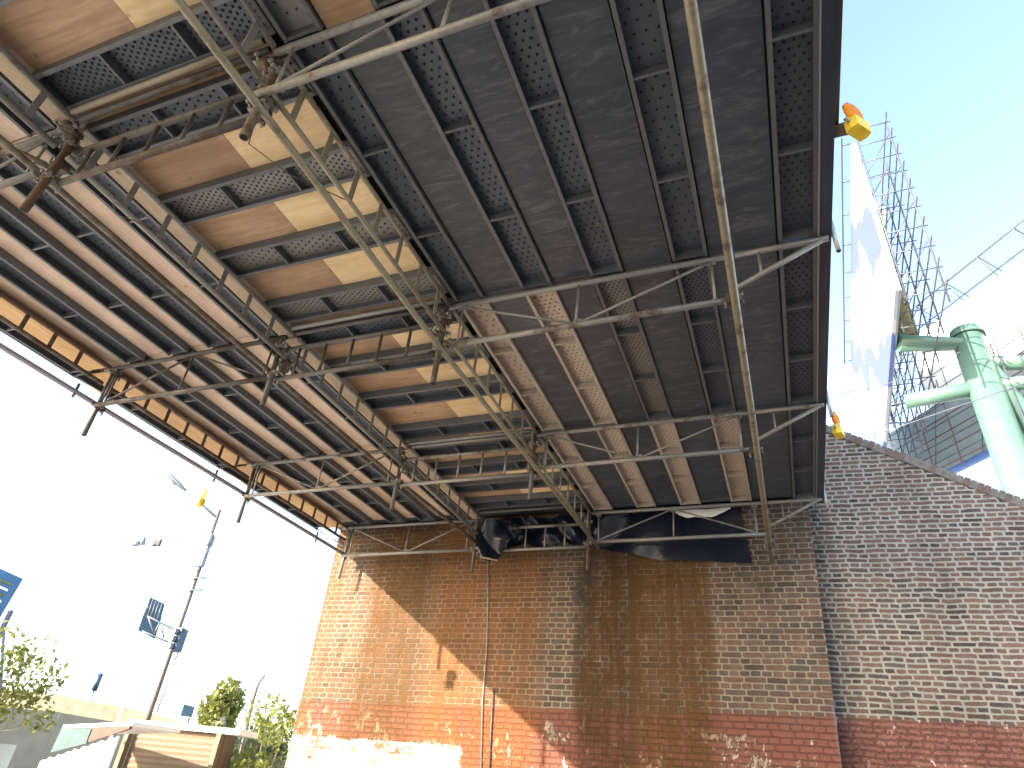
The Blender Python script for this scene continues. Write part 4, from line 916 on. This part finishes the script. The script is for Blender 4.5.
# ------------------------------------------------------------------ right background: V shaped billboard on a monopole
def vec(*a): return Vector(a)
def big_billboard():
    a0 = math.radians(2.3); u = vec(math.sin(a0), math.cos(a0), 0); sd = vec(math.cos(a0), -math.sin(a0), 0)
    N0 = vec(4.77, 19.42, 0); zt, zb = 24.5, 16.95; ln = 15.5; o0 = vec(N0.x, N0.y, zb)
    t = thing('tall_billboard', o0, 'tall white and blue billboard seen edge on above the wing wall', 'billboard')
    B = lambda f, s_, z: N0+u*f+sd*s_+vec(0, 0, z)-o0
    MB().prism([B(0, 0, zb), B(0, 0, zt), B(ln, 0, zt), B(ln, 0, zb)], sd*0.12).build('panel', M['bb_print'], t)
    MB().prism([B(0, 0.13, zb), B(0, 0.13, zt), B(ln, 0.13, zt), B(ln, 0.13, zb)], sd*0.05).build('backing', M['grey_panel'], t)
    def T(p, q, r, name, mat='grey_tube'): MB().tube([p, q], r, 6).build(name, M[mat], t)
    nz = 9; dz = (zt+1.0-zb)/nz; nf = 9; df = ln/nf; wd = 1.35
    # front catwalk
    T(B(-0.4, -0.32, zt), B(ln, -0.32, zt), 0.035, 'catwalk_rail')
    for k in range(9): T(B(k*1.9, -0.32, zt), B(k*1.9, 0.0, zt), 0.025, 'catwalk_rung')
    for k in range(nz+1): T(B(-0.5, wd, zb+k*dz-0.3), B(ln, wd, zb+k*dz-0.3), 0.03, 'ledger')
    for k in range(1, nz, 2): T(B(-0.1, 0.25, zb+k*dz), B(ln, 0.25, zb+k*dz), 0.025, 'ledger')
    for j in range(nf+1):
        f = j*df
        T(B(f, wd, zb-0.8), B(f, wd, zt+0.4), 0.032, 'standard'); T(B(f, 0.25, zb-0.5), B(f, 0.25, zt+0.3), 0.032, 'standard')
        for k in range(0, nz+1, 2 if j else 1): T(B(f, 0.18, zb+k*dz-0.3), B(f, wd+0.15, zb+k*dz-0.3), 0.022, 'transom')
        if j < 6:
            for k in range(0, nz-1, 2): T(B(f, 0.25, zb+k*dz), B(f, wd, zb+(k+2)*dz), 0.02, 'brace', 'red_rib' if j % 2 else 'grey_tube')
    # monopole
    p = at(990, 400, 24.4); q = vec(p.x, p.y, 0); t2 = thing('billboard_column', q, 'thick pale green steel column carrying the billboard', 'steel column')
    top = 17.6
    MB().tube([(0, 0, 0), (0, 0, top)], [0.56, 0.50], 28).build('column', M['green_steel'], t2)
    MB().tube([(0, 0, top-0.32), (0, 0, top-0.2)], 0.57, 28).build('flange', M['green_steel'], t2)
    for sx in (-1, 1): MB().tube([vec(0.68, sx*0.18, 0), vec(0.66, sx*0.18, top-0.5)], 0.025, 6).build('ladder_rail', M['grey_tube'], t2)
    def zat(px, py, z): r = ray(px, py); r = r*((z-EYE)/r.z); return vec(r.x, r.y, z)
    L1 = [zat(898, 343, 17.0), zat(978, 347, 17.0), zat(1040, 352, 17.0)]
    MB().tube([L1[0]-q, vec(0, 0, 17.0), (vec(0, 0, 17.0)-(L1[0]-q)).normalized()*5], 0.33, 20).build('cross_tube', M['green_steel'], t2)
    e1 = zat(905, 402, 15.2)-q; e2 = zat(1045, 352, 15.2)-q
    MB().tube([e1, vec(0, 0, 15.2)], 0.27, 16).build('cross_tube', M['green_steel'], t2)
    MB().tube([vec(0, 0, 16.2), vec(5, 1.2, 16.2)], 0.27, 16).build('cross_tube', M['green_steel'], t2)
    MB().tube([vec(0, 0, 15.2), vec(5, 0.3, 15.4)], 0.24, 16).build('cross_tube', M['green_steel'], t2)
    # second face
    A_ = vec(8.2, 33.4, 0); C_ = vec(16.5, 21.7, 0); w = (C_-A_).normalized(); nn = vec(w.y, -w.x, 0)
    if nn.dot(A_) > 0: nn = -nn    # towards the viewer
    zt2, zb2 = 24.5, 16.6; o1 = A_+vec(0, 0, zb2)
    t3 = thing('rear_billboard', o1, 'second billboard face of the V with white sheet and tube lattice', 'billboard')
    G = lambda f, s_, z: A_+w*f+nn*s_+vec(0, 0, z)-o1
    L2 = (C_-A_).length
    MB().prism([G(0, 0, 20.3), G(0, 0, zt2), G(L2, 0, zt2), G(L2, 0, 20.3)], -nn*0.12).build('upper_sheet', M['white'], t3)
    MB().prism([G(-3.2, 0, zb2), G(-3.2, 0, 20.28), G(L2, 0, 20.28), G(L2, 0, zb2)], -nn*0.12).build('lower_sheet', M['grey_panel'], t3)
    def T3(p, q_, r, name, mat='grey_tube'): MB().tube([p, q_], r, 6).build(name, M[mat], t3)
    T3(G(-0.5, 0.2, zt2+0.1), G(L2, 0.2, zt2+0.1), 0.03, 'ledger'); T3(G(-0.5, 1.2, zt2+0.5), G(L2, 1.2, zt2+0.5), 0.04, 'ledger')
    for k in range(8): 
        f = k*1.9; T3(G(f, 0.0, zt2), G(f, 1.35, zt2+0.6), 0.03, 'catwalk_bracket'); T3(G(f, 0.1, zt2-0.7), G(f, 1.3, zt2+0.55), 0.025, 'catwalk_bracket')
    for k in range(5): T3(G(-1, 0.9, zb2+k*0.75), G(L2, 0.9, zb2+k*0.75), 0.028, 'ledger', 'red_rib')
    for k in range(9): T3(G(k*1.5, 0.9, zb2-0.4), G(k*1.5, 0.9, zb2+4.2), 0.028, 'standard', 'red_rib')
    for k in range(5): T3(G(k*2.6, 0.9, zb2-0.2), G(k*2.6+1.4, 0.9, zb2+4), 0.024, 'brace', 'red_rib')
    for k in range(12): T3(G(k*1.25, 0.03, 20.4), G(k*1.25, 0.03, zt2), 0.02, 'sheet_seam', 'grey_panel')
    for k in range(6): T3(G(-3, 0.9, zb2+k*0.85+0.3), G(L2, 1.0, zb2+k*0.85+0.3), 0.022, 'ledger')
    T3(G(-1.5, 0.5, zb2-0.15), G(L2, 0.5, zb2-0.15), 0.16, 'bottom_beam', 'bb_beam')
    # olive service column between the faces
    a = at(891, 283, 26); b_ = at(889, 214, 26); o = tube_thing('service_tank', [vec(a.x, a.y, a.z-3), vec(a.x, a.y, b_.z)], 0.42, M['olive'], 'olive cylinder with white dome between the billboard tubes', 'cylinder', None, 20)
    mb = MB(); mb.tube([(0, 0, 0), (0, 0, 0.5), (0, 0, 0.9)], [0.62, 0.6, 0.3], 20); c = mb.build('dome', M['white'], o); c.location = (0, 0, b_.z-a.z+3.01)
M['bb_beam'] = plain('blue_beam', (0.06, 0.14, 0.42), 0.5); M['olive'] = plain('olive_paint', (0.16, 0.16, 0.07), 0.6)
s = NT('billboard_print'); p = s.geo(); x, y, z = s.xyz(p); n_ = s.noise(s.scale(p, 1, 0.35, 0.6), 0.8, 3, 0.5)
d_ = s.m('ADD', s.m('MULTIPLY', y, -0.15), s.m('ADD', s.m('MULTIPLY', z, 0.22), s.m('MULTIPLY', n_, 1.2)))
c_ = s.ramp(s.m('FRACT', s.m('MULTIPLY', d_, 0.8)), [(0.0, (0.42, 0.44, 0.50)), (0.46, (0.42, 0.44, 0.50)), (0.5, (0.10, 0.12, 0.38)), (0.78, (0.10, 0.12, 0.38)), (0.82, (0.60, 0.58, 0.60)), (1.0, (0.60, 0.58, 0.60))])
M['bb_print'] = s.fin(c_, 0.5)
big_billboard()
def wireW(pts, label, r=0.012): tube_thing('overhead_wire', pts, r, M['lamp_grey'], label, 'wire', 'overhead wires beyond the deck', 6)
wireW([at(815, 399, 14), at(885, 385, 15), at(960, 352, 16)], 'upper thin overhead wire crossing left of the billboard')
wireW([at(815, 446, 14.5), at(890, 430, 15.5), at(1040, 378, 16)], 'lower thin overhead wire crossing just above the coping')

# ------------------------------------------------------------------ light
SUN = Vector((1, 1.452, -0.687)).normalized()
el = math.asin(-SUN.z); az = math.atan2(-SUN.x, -SUN.y)     # azimuth of the sun seen from the ground, clockwise from +Y
L = D.lights.new('sun', 'SUN'); L.energy = 3.7; L.angle = math.radians(0.5); L.color = (1.0, 0.87, 0.70)
lo = D.objects.new('sun', L); COL.objects.link(lo); lo.rotation_euler = SUN.to_track_quat('-Z', 'Y').to_euler()
w = D.worlds.new('World'); SC.world = w; w.use_nodes = True; nt = w.node_tree; bg = nt.nodes['Background']
sky = nt.nodes.new('ShaderNodeTexSky'); sky.sky_type = 'NISHITA'; sky.sun_disc = False; sky.sun_elevation = el; sky.sun_rotation = az
sky.air_density = 1.0; sky.dust_density = 1.5; sky.ozone_density = 0.4
nt.links.new(sky.outputs[0], bg.inputs[0]); bg.inputs[1].default_value = 0.15
SC.view_settings.view_transform = 'Standard'; SC.view_settings.look = 'None'; SC.view_settings.exposure = 2.45; SC.view_settings.gamma = 1
SC.cycles.max_bounces = 8; SC.cycles.diffuse_bounces = 6; SC.cycles.use_denoising = True; SC.cycles.sample_clamp_indirect = 8
